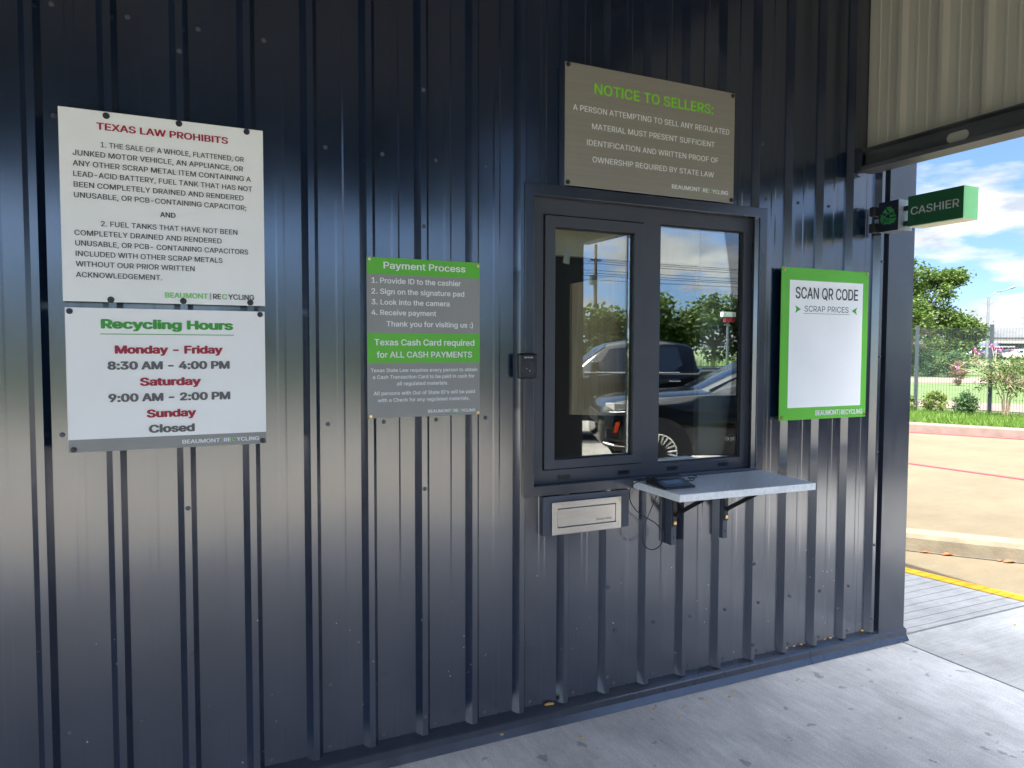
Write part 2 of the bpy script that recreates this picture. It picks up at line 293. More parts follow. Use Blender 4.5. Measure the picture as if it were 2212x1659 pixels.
M['brushed'] = mat('brushed_metal_sign', (.31, .285, .24), rough=.42, metal=.35, spec=.4, var=.05, vscale=14, stretch=(.25, 1, 9), bump=.06, bscale=40)
M['t_red'] = mat('red_lettering', (.36, .008, .030), rough=.5)
M['t_dark'] = mat('dark_lettering', (.045, .038, .042), rough=.5)
M['t_grey'] = mat('grey_lettering', (.12, .115, .11), rough=.5)
M['t_green'] = mat('green_lettering', (.045, .33, .035), rough=.5)
M['t_logo'] = mat('logo_green_lettering', (.24, .64, .16), rough=.5)
M['t_lime'] = mat('lime_lettering', (.22, .66, .02), rough=.5)
M['t_white'] = mat('white_lettering', (.80, .81, .79), rough=.5)
M['t_pale'] = mat('pale_lettering', (.42, .45, .43), rough=.5)
M['black_plastic'] = mat('black_plastic', (.010, .011, .014), rough=.32, spec=.5, var=.1, vscale=20)
M['black_paint'] = mat('black_painted_steel', (.012, .012, .013), rough=.45, var=.2, vscale=12)
M['brass'] = mat('brass_screw', (.75, .52, .24), rough=.25, metal=1)
M['bolt'] = mat('dark_bolt_cap', (.035, .035, .04), rough=.4, metal=.4)
M['screw'] = mat('wall_screw_metal', (.085, .095, .11), rough=.38, metal=.2)
M['stainless'] = mat('stainless_steel', (.62, .59, .54), rough=.27, metal=1, var=.05, vscale=10, stretch=(.4,1,8), bump=.02, bscale=80)
M['housing'] = mat('blue_grey_housing', (.052, .062, .085), rough=.4, var=.08, vscale=9)
M['quartz'] = mat('speckled_quartz', (.70, .72, .71), rough=.3, col2=(.86, .87, .86), vscale=55, detail=3)
M['screen'] = mat('lcd_screen', (.10, .17, .19), rough=.08, spec=.7)
M['green_dark'] = mat('cashier_green_face', (.014, .082, .030), rough=.3, var=.05, vscale=10)
M['green_side'] = mat('cashier_green_side', (.22, .58, .23), rough=.4)
M['bounce_tint'] = mat('bounce_lit_sign_underside', (.72, .66, .46), rough=.6)  # warm bounce light from the ground put into the underside's colour
M['navy'] = mat('navy_sign_face', (.008, .012, .024), rough=.35)
M['grey_side'] = mat('sign_box_grey_side', (.28, .30, .33), rough=.35, metal=.3)
M['t_leafgreen'] = mat('recycling_arrow_green', (.030, .20, .062), rough=.5)
M['cream'] = mat('cream_board', (.86, .79, .60), rough=.8, var=.05, vscale=18, stretch=(4,1,.3))
M['grain'] = mat('beige_woodgrain_board', (.58, .42, .255), rough=.7, col2=(.74, .57, .37), vscale=30, stretch=(4,1,.18))
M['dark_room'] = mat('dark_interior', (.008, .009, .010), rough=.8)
M['pale_panel'] = mat('pale_interior_panel', (.20, .225, .21), rough=.6)
M['paper'] = mat('white_paper', (.72, .76, .72), rough=.8)
M['foam'] = mat('foam_sealant', (.50, .30, .085), rough=.9, var=.3, vscale=60)
M['dryleaf'] = mat('dry_leaf', (.24, .085, .03), rough=.8, var=.3, vscale=40)
M['fence'] = mat('dark_green_fence_paint', (.016, .026, .030), rough=.5)
M['bark'] = mat('bark', (.12, .085, .055), rough=.9, var=.35, vscale=12, stretch=(3,3,.5))
M['bark_pale'] = mat('pale_smooth_bark', (.34, .26, .17), rough=.8, var=.25, vscale=12)
M['leaf_tree'] = leaf_mat('tree_leaves', (.030, .062, .010), (.062, .108, .017), (.115, .16, .036), 2.0, .4)
M['leaf_hedge'] = leaf_mat('hedge_leaves', (.03, .075, .025), (.055, .11, .04), (.08, .14, .05), 2.5, .3)
M['leaf_dark'] = leaf_mat('dark_tree_leaves', (.035, .065, .012), (.060, .100, .018), (.10, .14, .03), 1.2, .25)
M['leaf_myrtle'] = leaf_mat('myrtle_leaves', (.035, .075, .014), (.075, .12, .028), (.14, .175, .055), 5.0, .35)
M['leaf_bush'] = leaf_mat('small_bush_leaves', (.05, .095, .02), (.10, .15, .03), (.20, .20, .05), 6.0, .35)
M['leaf_brown'] = leaf_mat('reddish_shrub_leaves', (.14, .085, .05), (.21, .14, .085), (.26, .20, .12), 5.0, .3)
M['blossom'] = mat('pink_blossom', (.62, .13, .34), rough=.7, var=.25, vscale=20)
M['pole_metal'] = mat('grey_lamp_metal', (.15, .16, .18), rough=.45, metal=.3)
M['carpaint'] = mat('black_car_paint', (.003, .0035, .004), rough=.10, spec=.45, coat=.0, coat_rough=.02)
M['carglass'] = mat('car_glass', (.010, .014, .018), rough=.03, spec=1.0)
M['chrome'] = mat('chrome', (.78, .78, .76), rough=.12, metal=1)
M['rim'] = mat('alloy_rim', (.70, .68, .63), rough=.25, metal=.7)
M['tyre'] = mat('tyre_rubber', (.014, .014, .014), rough=.8)
M['amber'] = mat('red_marker_lens', (.45, .05, .012), rough=.2)
M['headlamp'] = mat('headlamp_lens', (.50, .50, .47), rough=.08, metal=.5)
M['wood_pole'] = mat('weathered_pole_wood', (.13, .10, .075), rough=.9, var=.25, vscale=4, stretch=(6,6,.4))
M['wire'] = mat('power_wire', (.02, .02, .022), rough=.6)
M['car_grey'] = mat('dark_car_paint', (.03, .032, .04), rough=.2, coat=.6)
M['car_white'] = mat('white_car_paint', (.75, .76, .76), rough=.25, coat=.5)
M['car_red'] = mat('maroon_car_paint', (.10, .02, .025), rough=.2, coat=.6)
M['wh_cream'] = mat('warehouse_cream', (.27, .25, .215), rough=.8, var=.05, vscale=.3)
M['wh_dark'] = mat('warehouse_dark_front', (.05, .05, .06), rough=.7, var=.2, vscale=.4)
M['wh_blue'] = mat('warehouse_blue_band', (.10, .15, .24), rough=.7)
M['wh_pale'] = mat('warehouse_pale_awning', (.22, .22, .21), rough=.7)

# ------------------------------------------------------------------ lettering: glyph outlines filled as flat meshes
GLY = {"'":(103,'39,159 35,254 68,254 64,159'),
')':(137,'19,-48 28,-28 36,-9 43,9 49,26 53,42 57,58 59,73 60,88 61,103 60,120 59,138 56,157 52,176 47,195 41,214 35,233 27,252 19,270 48,270 56,255 64,239 71,221 77,202 82,182 86,162 90,142 91,122 92,103 91,78 87,52 81,27 72,1 61,-24 48,-48'),
',':(94,'19,-60 34,36 68,36 42,-60'),
'-':(227,'168,122 168,94 57,94 57,122'),
'.':(94,'48,-2 39,-1 31,4 26,12 25,20 26,29 31,37 39,42 48,43 56,42 64,37 69,29 71,20 69,12 64,4 56,-1'),
'0':(227,'113,-3 95,-2 79,3 65,12 53,24 42,39 34,57 29,77 25,101 24,127 25,153 29,177 35,197 43,215 53,230 65,242 79,251 95,256 113,258 131,256 147,251 161,242 174,230 184,215 192,197 198,177 201,153 203,127 201,101 198,77 192,57 184,39 174,24 162,12 147,3 131,-2/113,25 131,28 145,37 153,46 160,58 165,72 169,88 171,107 172,127 171,148 169,166 165,182 160,197 153,208 145,218 131,227 113,230 96,227 82,218 73,208 67,197 62,182 58,166 55,148 55,127 55,107 58,88 62,72 67,58 73,46 82,37 96,28'),
'1':(227,'38,0 38,27 195,27 195,0/138,254 138,0 106,0 106,224 105,224 43,179 43,213 99,254'),
'2':(227,'32,0 32,24 117,114 141,141 149,153 155,163 159,174 160,186 159,198 154,209 146,218 137,224 125,228 112,230 98,228 86,224 77,216 69,207 65,195 64,181 33,181 34,196 37,209 43,221 55,237 72,248 84,253 98,257 112,258 127,257 141,254 153,248 169,237 181,223 188,205 191,186 189,172 185,159 179,145 168,129 159,118 147,105 133,90 76,30 76,28 195,28 195,0'),
'3':(227,'109,-3 94,-2 80,0 66,5 49,15 35,29 26,46 22,66 55,66 57,54 63,44 72,35 83,30 95,26 109,25 124,26 138,30 149,37 157,46 163,58 165,72 163,86 158,98 150,109 137,117 121,122 101,124 78,124 78,150 144,224 144,226 35,226 35,254 186,254 186,230 106,139 106,144 124,145 140,143 154,138 167,131 177,122 185,111 192,99 195,86 196,72 195,58 191,45 185,33 177,22 166,13 154,6 141,1 125,-2'),
'4':(227,'20,53 20,79 123,254 155,254 54,83 54,81 207,81 207,53/141,0 141,61 141,73 141,159 171,159 171,0'),
'5':(227,'111,-3 96,-2 82,1 70,6 54,16 41,30 33,47 30,65 61,65 64,54 69,44 77,36 87,30 98,26 111,25 125,27 138,32 149,41 157,52 162,66 164,81 162,97 157,111 148,122 137,131 124,137 109,138 96,137 84,134 73,129 64,123 34,126 48,254 183,254 183,226 75,226 67,151 68,151 77,157 89,162 101,166 115,167 131,165 147,160 161,153 172,143 182,130 189,116 194,99 195,82 194,66 191,51 184,38 176,26 166,16 154,8 141,1 126,-2'),
'6':(227,'113,-3 98,-2 84,1 71,7 60,15 50,25 42,37 36,51 33,65 32,81 34,100 40,119 47,134 56,151 69,170 126,254 161,254 75,131 73,131 77,137 83,144 90,149 98,153 107,156 117,157 132,156 146,153 158,147 173,136 185,120 190,107 193,94 194,79 193,63 190,49 184,36 176,25 166,15 155,7 142,1 128,-2/113,24 127,26 139,31 149,40 157,51 162,64 164,79 162,94 157,107 149,118 139,126 127,131 113,133 99,131 87,126 77,118 69,107 64,94 62,79 64,64 69,51 77,40 87,31 99,26'),
'7':(227,'48,0 162,224 162,226 31,226 31,254 195,254 195,224 82,0'),
'8':(227,'113,-3 97,-2 82,1 68,6 50,17 37,31 29,48 26,68 28,83 33,98 40,110 51,121 63,128 76,132 76,133 59,141 46,154 38,171 35,190 38,209 45,225 57,239 73,249 85,254 99,257 113,258 128,257 141,254 153,249 169,239 181,225 188,209 191,190 188,171 180,154 167,141 150,133 150,132 164,128 176,121 186,110 194,98 199,83 200,68 198,48 189,31 176,17 158,6 145,1 130,-2/113,25 129,26 142,30 153,37 161,46 167,57 168,69 167,83 161,94 153,104 141,111 128,116 113,118 98,116 85,111 73,104 65,94 59,83 58,69 59,57 64,46 73,37 84,30 97,26/113,145 126,146 137,150 146,157 154,165 158,176 160,188 158,200 154,210 147,218 138,225 126,229 113,230 100,229 89,225 79,218 72,210 68,200 66,188 68,176 72,165 79,157 89,150 100,146'),
'9':(227,'113,258 128,257 142,253 155,247 166,239 176,229 184,217 190,204 193,189 194,173 192,155 186,135 180,120 170,103 158,84 100,0 65,0 151,124 154,124 149,117 144,111 137,105 128,101 119,98 109,97 94,98 81,102 69,107 53,119 41,134 36,147 33,161 32,176 33,191 36,205 42,218 50,230 60,239 71,247 84,253 98,257/113,230 99,228 87,223 77,215 69,204 64,191 63,176 64,161 69,148 77,137 87,129 99,123 113,122 127,123 139,129 149,137 157,147 162,160 164,175 162,190 157,204 150,215 139,223 127,228'),
':':(94,'48,-2 39,-1 31,4 26,12 25,20 26,29 31,37 39,42 48,43 56,42 64,37 69,29 71,20 69,12 64,4 56,-1/48,135 39,137 31,142 26,149 25,158 26,167 31,174 39,179 48,181 56,179 64,174 69,167 71,158 69,149 64,142 56,137'),
';':(94,'19,-60 34,36 68,36 42,-60/52,135 43,137 36,142 31,149 29,158 31,167 36,174 43,179 52,181 61,179 68,174 73,167 75,158 73,149 68,142 61,137'),
'A':(240,'8,0 101,254 138,254 231,0 198,0 144,151 132,186 116,239 123,239 106,185 95,151 43,0/55,71 55,99 185,99 185,71'),
'B':(228,'30,0 30,254 121,254 137,253 152,250 164,245 180,235 190,221 197,205 199,187 198,172 193,160 187,150 178,143 168,137 157,133 157,131 170,129 182,123 192,114 201,102 207,86 209,68 207,50 200,33 189,20 172,9 158,4 142,1 123,0/62,29 122,29 140,30 154,34 165,40 175,53 178,68 176,81 171,92 163,102 153,109 140,114 124,115 62,115/62,143 119,143 132,144 144,148 154,155 162,163 166,174 168,186 165,202 156,214 141,223 120,226 62,226'),
'C':(255,'134,-3 113,-2 93,4 75,12 59,25 46,40 35,58 27,78 22,101 20,127 22,153 27,176 35,197 46,215 59,230 75,242 93,251 113,256 134,258 152,256 170,252 186,245 201,236 214,224 224,209 232,193 236,174 204,174 200,186 195,197 187,206 179,214 169,220 158,224 146,227 134,228 119,227 105,223 92,216 80,207 71,196 62,182 57,166 53,148 52,127 53,107 57,88 63,72 71,59 80,47 92,38 105,32 119,28 134,26 146,27 158,30 169,34 179,40 187,48 195,57 200,68 204,80 236,80 232,62 224,45 214,31 201,19 187,9 170,2 153,-2'),
'D':(251,'109,0 48,0 48,29 107,29 127,30 144,34 159,40 171,49 182,61 189,75 195,90 198,108 200,128 198,147 195,165 190,180 182,194 172,205 160,214 145,221 129,225 110,226 47,226 47,254 113,254 136,253 157,248 176,239 192,228 206,213 217,196 225,175 229,153 231,128 229,102 224,80 217,59 206,42 192,27 175,15 156,7 134,2/62,254 62,0 30,0 30,254'),
'E':(209,'30,0 30,254 186,254 186,226 62,226 62,143 178,143 178,114 62,114 62,29 188,29 188,0'),
'F':(205,'30,0 30,254 185,254 185,226 62,226 62,139 173,139 173,111 62,111 62,0'),
'G':(260,'134,-3 113,-2 93,4 75,13 59,25 45,40 35,58 27,78 22,102 20,127 22,153 27,176 35,197 45,215 59,230 74,242 92,251 112,256 132,258 152,256 170,252 187,245 202,235 214,222 225,208 232,192 237,174 204,174 199,186 194,197 186,206 178,213 168,220 158,224 146,227 133,228 118,227 104,223 92,216 80,207 70,196 62,182 57,166 53,148 52,127 53,107 57,88 63,72 71,59 81,47 92,38 105,32 119,28 134,26 155,29 172,36 187,47 198,62 203,74 206,87 207,101 217,100 141,100 141,128 239,128 239,100 237,80 233,62 225,45 215,31 203,19 188,9 172,2 154,-2'),
'H':(258,'30,0 30,254 62,254 62,144 196,144 196,254 228,254 228,0 196,0 196,116 62,116 62,0'),
'I':(150,'16,0 16,29 59,29 59,226 16,226 16,254 135,254 135,226 91,226 91,29 135,29 135,0'),
'J':(198,'93,-3 71,-1 53,5 38,16 26,31 19,50 17,73 17,86 49,86 49,73 52,52 61,37 75,28 93,25 110,28 124,37 133,52 136,73 136,254 168,254 168,73 166,50 159,31 147,16 132,5 113,-1'),
'K':(233,'52,73 52,108 70,131 87,152 106,172 182,254 224,254 116,138 114,138/30,0 30,254 62,254 62,167 62,112 62,97 62,0/186,0 94,130 114,155 224,0'),
'L':(196,'30,0 30,254 62,254 62,29 181,29 181,0'),
'M':(314,'30,0 30,254 76,254 139,94 144,79 150,61 156,42 161,24 154,24 159,41 165,61 171,79 176,94 238,254 284,254 284,0 252,0 252,145 252,163 253,184 253,207 253,229 256,229 249,205 241,181 234,161 228,145 171,0 143,0 85,145 80,160 72,181 65,204 56,229 59,229 60,208 60,186 61,164 61,145 61,0'),
'N':(262,'30,0 30,254 68,254 172,91 181,75 194,53 207,27 202,27 200,54 200,79 199,97 199,254 232,254 232,0 193,0 101,145 89,165 74,191 54,226 60,227 61,192 62,164 62,145 62,0'),
'O':(267,'133,-3 112,-2 93,4 75,12 59,25 46,40 35,58 27,78 22,101 20,127 22,153 27,176 35,197 46,215 59,230 75,242 93,251 112,256 133,258 155,256 174,251 192,242 208,230 221,215 232,197 240,176 245,153 247,127 245,101 240,78 232,58 221,40 208,25 192,12 174,4 155,-2/133,26 148,28 162,32 175,38 186,47 196,58 204,72 210,88 214,106 215,127 214,148 210,166 204,182 196,196 186,207 175,216 162,223 148,227 133,228 119,227 105,223 92,216 81,207 71,196 63,182 57,166 53,148 52,127 53,106 57,88 63,72 71,58 81,47 92,38 105,32 119,28'),
'P':(222,'30,0 30,254 118,254 136,253 152,250 166,244 178,236 187,226 195,215 200,202 203,189 204,174 203,159 200,145 195,133 187,121 178,112 166,104 152,98 136,94 118,93 63,93 63,121 116,121 134,123 149,128 159,136 167,147 171,160 172,174 171,188 167,201 159,211 148,219 134,224 116,226 62,226 62,0'),
'Q':(267,'123,80 156,80 185,42 192,32 234,-24 200,-24 173,13 166,23/133,-3 112,-2 93,4 75,12 59,25 46,40 35,58 27,78 22,101 20,127 22,153 27,176 35,197 46,215 59,230 75,242 93,251 112,256 133,258 155,256 174,251 192,242 208,230 221,215 232,197 240,176 245,153 247,127 245,101 240,78 232,58 221,40 208,25 192,12 174,4 155,-2/133,26 148,28 162,32 175,38 186,47 196,58 204,72 210,88 214,106 215,127 214,148 210,166 204,182 196,196 186,207 175,216 162,223 148,227 133,228 119,227 105,223 92,216 81,207 71,196 63,182 57,166 53,148 52,127 53,106 57,88 63,72 71,58 81,47 92,38 105,32 119,28'),
'R':(224,'30,0 30,254 118,254 136,253 153,250 167,244 183,232 195,217 200,204 204,191 205,176 204,161 200,148 195,136 183,120 166,109 152,103 136,100 118,99 48,99 48,128 117,128 135,129 149,133 160,141 167,150 171,162 173,176 171,190 167,202 159,212 149,220 134,224 116,226 62,226 62,0/177,0 115,115 151,115 214,0'),
'S':(223,'112,-4 94,-3 78,0 64,5 51,11 41,20 32,30 25,42 21,54 19,68 52,68 55,55 62,44 71,35 83,29 97,26 112,25 128,26 143,30 155,37 165,46 171,57 173,70 171,81 166,89 158,96 148,102 136,107 122,111 92,120 72,126 56,135 43,145 34,156 28,170 26,186 29,206 37,224 46,234 57,242 69,249 83,254 97,257 114,258 130,257 145,254 158,249 175,238 189,224 197,208 200,189 169,189 163,206 151,219 140,225 127,228 112,229 97,228 84,224 73,218 64,209 59,199 58,188 60,176 65,167 74,160 85,154 96,150 106,147 132,140 156,132 168,126 179,119 189,110 197,99 202,85 204,69 201,50 193,32 185,21 174,13 162,5 147,0 130,-3'),
'T':(224,'16,226 16,254 208,254 208,226 128,226 128,0 96,0 96,226'),
'U':(259,'129,-4 110,-3 93,1 77,8 63,17 52,27 42,40 36,54 31,70 30,87 30,254 62,254 62,89 64,72 70,57 80,44 94,34 110,28 129,26 149,28 165,34 179,44 188,57 194,72 196,89 196,254 229,254 229,87 227,70 223,54 216,40 207,27 195,17 182,8 166,1 149,-3'),
'V':(240,'102,0 8,254 42,254 96,103 108,69 124,15 117,15 133,69 145,103 197,254 231,254 139,0'),
'W':(343,'78,0 8,254 41,254 82,98 88,73 93,47 98,20 95,20 100,47 106,73 112,98 153,254 190,254 231,98 237,73 243,47 249,20 244,20 249,47 255,73 261,98 302,254 335,254 265,0 228,0 184,161 176,196 168,237 175,237 167,197 159,161 115,0'),
'X':(237,'9,0 109,142 109,118 15,254 52,254 89,200 102,181 112,164 122,146 116,146 126,164 136,181 149,200 187,254 223,254 129,119 129,143 228,0 191,0 146,65 134,83 125,98 115,116 122,116 113,98 103,83 91,65 46,0'),
'Y':(236,'102,0 102,104 8,254 46,254 96,172 111,146 118,132 125,115 112,115 119,132 126,146 140,172 191,254 228,254 134,104 134,0'),
'Z':(219,'21,0 21,23 137,193 153,215 170,238 174,227 143,226 111,226 20,226 20,254 198,254 198,231 84,64 67,40 49,17 45,27 76,28 107,29 200,29 200,0'),
'a':(195,'80,-4 63,-3 47,2 34,11 24,22 17,37 15,54 17,69 22,80 29,90 39,97 50,102 63,105 89,110 117,113 126,115 133,117 136,121 138,127 138,128 137,139 133,148 128,156 120,161 110,164 98,165 85,164 75,161 66,156 59,150 54,144 50,137 20,146 29,161 39,173 52,182 66,188 82,191 97,192 108,192 119,190 131,186 143,180 153,172 161,160 167,145 168,126 168,0 138,0 138,26 136,26 132,19 126,12 118,6 108,1 95,-3/85,23 101,24 114,29 124,37 132,47 136,57 138,69 138,95 135,93 130,91 116,88 100,86 88,84 77,82 67,79 58,75 52,70 47,62 46,52 47,43 51,36 57,30 65,26 74,24'),
'b':(212,'115,-4 99,-3 86,2 76,8 69,16 59,29 56,29 56,0 26,0 26,254 57,254 57,160 59,160 69,173 76,180 86,186 98,191 115,192 130,191 144,187 156,180 168,171 177,160 185,146 191,131 194,113 195,94 194,75 191,58 185,42 177,29 168,17 157,8 144,1 130,-3/110,23 126,26 140,33 150,44 158,58 163,75 164,95 163,114 158,131 150,145 140,156 126,163 110,165 94,163 81,156 70,145 62,131 58,114 56,95 58,75 63,58 70,43 81,32 94,26'),
'c':(198,'104,-4 87,-3 72,1 58,8 46,17 36,29 28,43 22,58 18,75 17,94 18,113 22,130 28,146 36,159 46,171 58,180 72,187 87,191 104,192 117,191 130,189 142,184 153,178 162,170 170,161 176,150 181,138 151,131 149,138 145,145 141,150 135,155 128,159 121,162 113,164 104,165 86,162 73,155 62,144 54,129 50,112 48,94 50,75 54,59 62,44 73,33 86,26 104,23 113,24 121,26 129,29 135,33 141,38 146,44 149,51 152,59 181,51 177,39 171,28 163,19 153,11 142,4 130,0 117,-3'),
'd':(212,'98,-4 82,-3 68,1 56,8 44,17 35,29 27,42 22,58 18,75 17,94 18,113 22,131 27,146 35,160 45,171 56,180 69,187 83,191 98,192 114,191 126,186 136,180 144,173 153,160 155,160 155,254 186,254 186,0 156,0 156,29 153,29 143,16 136,8 126,2 114,-3/102,23 118,26 132,32 142,43 150,58 154,75 156,95 154,114 150,131 142,145 132,156 118,163 102,165 86,163 72,156 62,145 54,131 50,114 48,95 50,75 54,58 62,44 73,33 86,26'),
'e':(202,'106,-4 88,-3 73,1 58,8 46,17 36,29 28,42 22,58 18,75 17,93 18,112 22,129 28,145 36,159 46,170 58,180 71,187 86,191 103,192 118,191 133,187 147,180 160,170 170,157 179,141 182,128 185,113 186,97 186,85 37,85 37,110 169,110 155,101 153,119 149,134 141,147 131,157 118,163 103,165 87,163 73,157 62,147 54,135 50,121 48,105 48,89 50,69 55,53 64,40 76,31 90,25 106,23 117,24 127,26 135,31 143,36 149,44 153,53 182,45 177,32 168,20 156,10 141,2 125,-3'),
'f':(127,'114,190 114,164 3,164 3,190/40,0 40,216 42,231 48,243 57,252 68,259 80,264 94,265 103,265 111,263 121,260 114,234 107,236 97,237 85,235 77,230 72,221 71,209 71,0'),
'g':(213,'103,-75 84,-74 67,-70 53,-63 41,-55 32,-45 25,-35 51,-20 61,-33 68,-39 77,-44 89,-48 103,-49 124,-46 141,-38 152,-23 156,-3 156,34 153,34 143,21 136,14 126,8 114,4 97,2 83,4 69,7 56,13 45,22 35,32 28,45 22,60 18,77 17,96 18,114 22,131 27,147 35,160 45,171 56,180 69,187 83,191 98,192 114,191 127,186 137,180 144,173 154,159 157,159 157,190 186,190 186,-4 185,-20 181,-33 175,-45 162,-59 145,-68 132,-72 118,-74/102,30 118,32 132,38 142,47 150,61 155,77 156,96 155,115 150,132 142,146 132,156 119,163 102,165 86,163 73,156 62,145 54,131 50,115 48,96 50,78 54,61 62,48 73,38 86,32'),
'h':(205,'57,113 57,0 26,0 26,254 57,254 57,144 51,144 58,159 66,172 76,181 94,189 114,192 132,190 148,184 161,174 170,160 175,149 178,135 179,120 179,0 148,0 148,118 145,137 136,152 123,161 105,165 92,163 80,159 71,151 63,141 58,129'),
'i':(83,'26,0 26,190 57,190 57,0/42,221 34,223 27,227 22,234 21,242 22,249 27,256 34,260 42,262 50,260 57,256 62,249 63,242 62,234 57,227 50,223'),
'j':(83,'26,190 57,190 57,-15 55,-31 51,-45 43,-56 32,-65 19,-70 2,-71 -5,-71 -5,-43 1,-43 12,-42 20,-36 25,-27 26,-15/42,221 34,223 27,227 22,234 20,242 22,249 27,256 34,260 42,262 50,260 57,256 61,249 63,242 61,234 57,227 50,223'),
'k':(190,'55,68 55,106 60,106 142,190 180,190 92,100 89,100/26,0 26,254 57,254 57,0/147,0 74,93 96,114 186,0'),
'l':(95,'70,-1 50,2 37,10 29,24 26,42 26,254 57,254 57,49 58,38 60,31 65,27 73,26 80,26 85,27 90,1 81,0'),
'm':(305,'26,0 26,190 56,190 56,148 54,148 59,162 66,173 75,182 86,188 98,192 110,193 129,190 144,180 154,166 160,147 156,147 161,160 169,172 178,181 190,187 204,192 218,193 234,191 249,186 261,177 270,164 276,148 278,128 278,0 248,0 248,127 245,145 236,156 224,163 209,165 197,164 187,160 179,153 173,145 169,135 168,124 168,0 137,0 137,130 134,144 126,156 115,163 100,165 89,164 79,160 70,154 63,145 58,133 57,119 57,0'),
'n':(205,'57,113 57,0 26,0 26,190 56,190 56,144 51,144 58,159 66,172 76,181 94,189 114,192 132,190 147,184 160,174 170,160 175,149 178,135 179,120 179,0 148,0 148,118 145,137 136,152 123,161 105,165 92,163 80,159 71,151 63,141 58,129'),
'o':(208,'104,-4 87,-3 72,1 58,8 46,17 36,29 28,43 22,58 18,75 17,94 18,113 22,130 28,146 36,159 46,171 58,180 72,187 87,191 104,192 120,191 136,187 149,180 161,171 171,159 180,146 186,130 189,113 191,94 189,75 186,58 180,43 171,29 161,17 149,8 136,1 120,-3/104,23 121,26 135,33 146,44 154,59 158,75 160,94 158,112 154,129 146,144 135,155 121,162 104,165 86,162 73,155 62,144 54,129 50,112 48,94 50,75 54,59 62,44 73,33 86,26'),
'p':(212,'26,-71 26,190 56,190 56,160 59,160 69,173 76,180 86,186 98,191 115,192 130,191 144,187 156,180 168,171 177,160 185,146 191,131 194,113 195,94 194,75 191,58 185,42 177,29 168,17 157,8 144,1 130,-3 115,-4 99,-3 86,2 76,8 69,16 59,29 57,29 57,-71/110,23 126,26 140,33 150,44 158,58 163,75 164,95 163,114 158,131 150,145 140,156 126,163 110,165 94,163 81,156 70,145 62,131 58,114 56,95 58,75 63,58 70,43 81,32 94,26'),
'q':(212,'186,-71 155,-71 155,29 153,29 143,16 136,8 126,2 114,-3 98,-4 82,-3 68,1 56,8 44,17 35,29 27,42 22,58 18,75 17,94 18,113 22,131 27,146 35,160 45,171 56,180 69,187 83,191 98,192 114,191 126,186 136,180 144,173 153,160 156,160 156,190 186,190/102,23 118,26 132,32 142,43 150,58 154,75 156,95 154,114 150,131 142,145 132,156 118,163 102,165 86,163 72,156 62,145 54,131 50,114 48,95 50,75 54,58 62,44 73,33 86,26'),
'r':(130,'26,0 26,190 56,190 56,160 58,160 65,173 76,184 90,190 107,192 115,192 122,192 122,161 115,162 103,163 91,161 80,157 70,151 63,142 58,131 57,118 57,0'),
's':(182,'91,-4 72,-3 56,2 42,9 31,19 23,32 18,47 47,53 53,40 62,30 75,25 91,23 108,25 122,31 131,40 134,51 132,60 127,68 118,74 106,78 75,85 59,90 46,96 36,104 27,119 23,137 26,152 33,166 43,177 58,185 74,190 94,192 112,191 127,186 140,179 149,170 157,158 162,145 134,139 129,149 121,158 110,164 94,166 78,164 65,158 57,150 54,139 56,129 62,122 72,116 86,111 115,105 131,100 143,93 153,86 162,71 166,53 163,37 156,24 145,12 130,3 112,-2'),
't':(114,'102,190 102,164 3,164 3,190/32,236 63,236 63,49 64,38 68,31 75,26 85,25 93,26 101,27 107,1 96,-1 84,-2 69,-1 56,4 46,11 36,26 32,46'),
'u':(205,'91,-3 73,-1 57,5 44,15 35,29 30,41 27,54 26,69 26,190 57,190 57,72 60,52 68,37 82,28 100,25 113,27 125,31 134,38 142,48 146,61 148,76 148,190 179,190 179,0 149,0 149,46 154,46 147,30 139,18 129,8 111,0'),
'v':(195,'81,0 9,190 42,190 83,78 88,60 93,43 103,10 92,10 101,43 106,60 112,78 152,190 186,190 113,0'),
'w':(284,'69,0 11,190 44,190 67,107 77,68 88,21 82,21 93,67 103,107 126,190 158,190 181,107 191,68 201,21 196,21 206,68 217,107 240,190 272,190 215,0 184,0 159,86 152,112 145,140 138,169 145,169 138,140 131,112 124,86 99,0'),
'x':(189,'10,0 86,109 86,86 14,190 50,190 74,153 90,127 104,103 88,103 101,127 108,139 117,153 141,190 176,190 104,84 104,107 179,0 143,0 115,43 100,68 86,91 102,91 89,68 82,56 74,43 46,0'),
'y':(195,'24,-69 31,-43 36,-44 44,-45 52,-44 59,-42 65,-37 71,-29 75,-18 81,-1 9,190 42,190 83,78 88,60 93,43 103,10 92,10 101,43 112,78 153,190 186,190 102,-29 96,-43 88,-54 80,-62 70,-68 58,-71 46,-73 32,-72'),
'z':(190,'21,0 21,23 127,160 127,161 24,161 24,190 166,190 166,165 63,30 63,28 169,28 169,0'),
'|':(115,'71,336 71,-82 44,-82 44,336'),
' ':(94,'')}
GLY['R'] = (GLY['P'][0], GLY['P'][1]+'/100,110 134,116 206,0 168,0')
GLY['I'] = (92, '30,0 30,254 62,254 62,0'); GLY['l'] = (92, '30,0 30,268 60,268 60,0')
_tcache = {}
def _area(p): return sum(p[i-1][0]*p[i][1]-p[i][0]*p[i-1][1] for i in range(len(p)))/2
def _inside(q, p):
    c = False
    for i in range(len(p)):
        (x0, y0), (x1, y1) = p[i-1], p[i]
        if (y0 > q[1]) != (y1 > q[1]) and q[0] < (x1-x0)*(q[1]-y0)/(y1-y0)+x0: c = not c
    return c
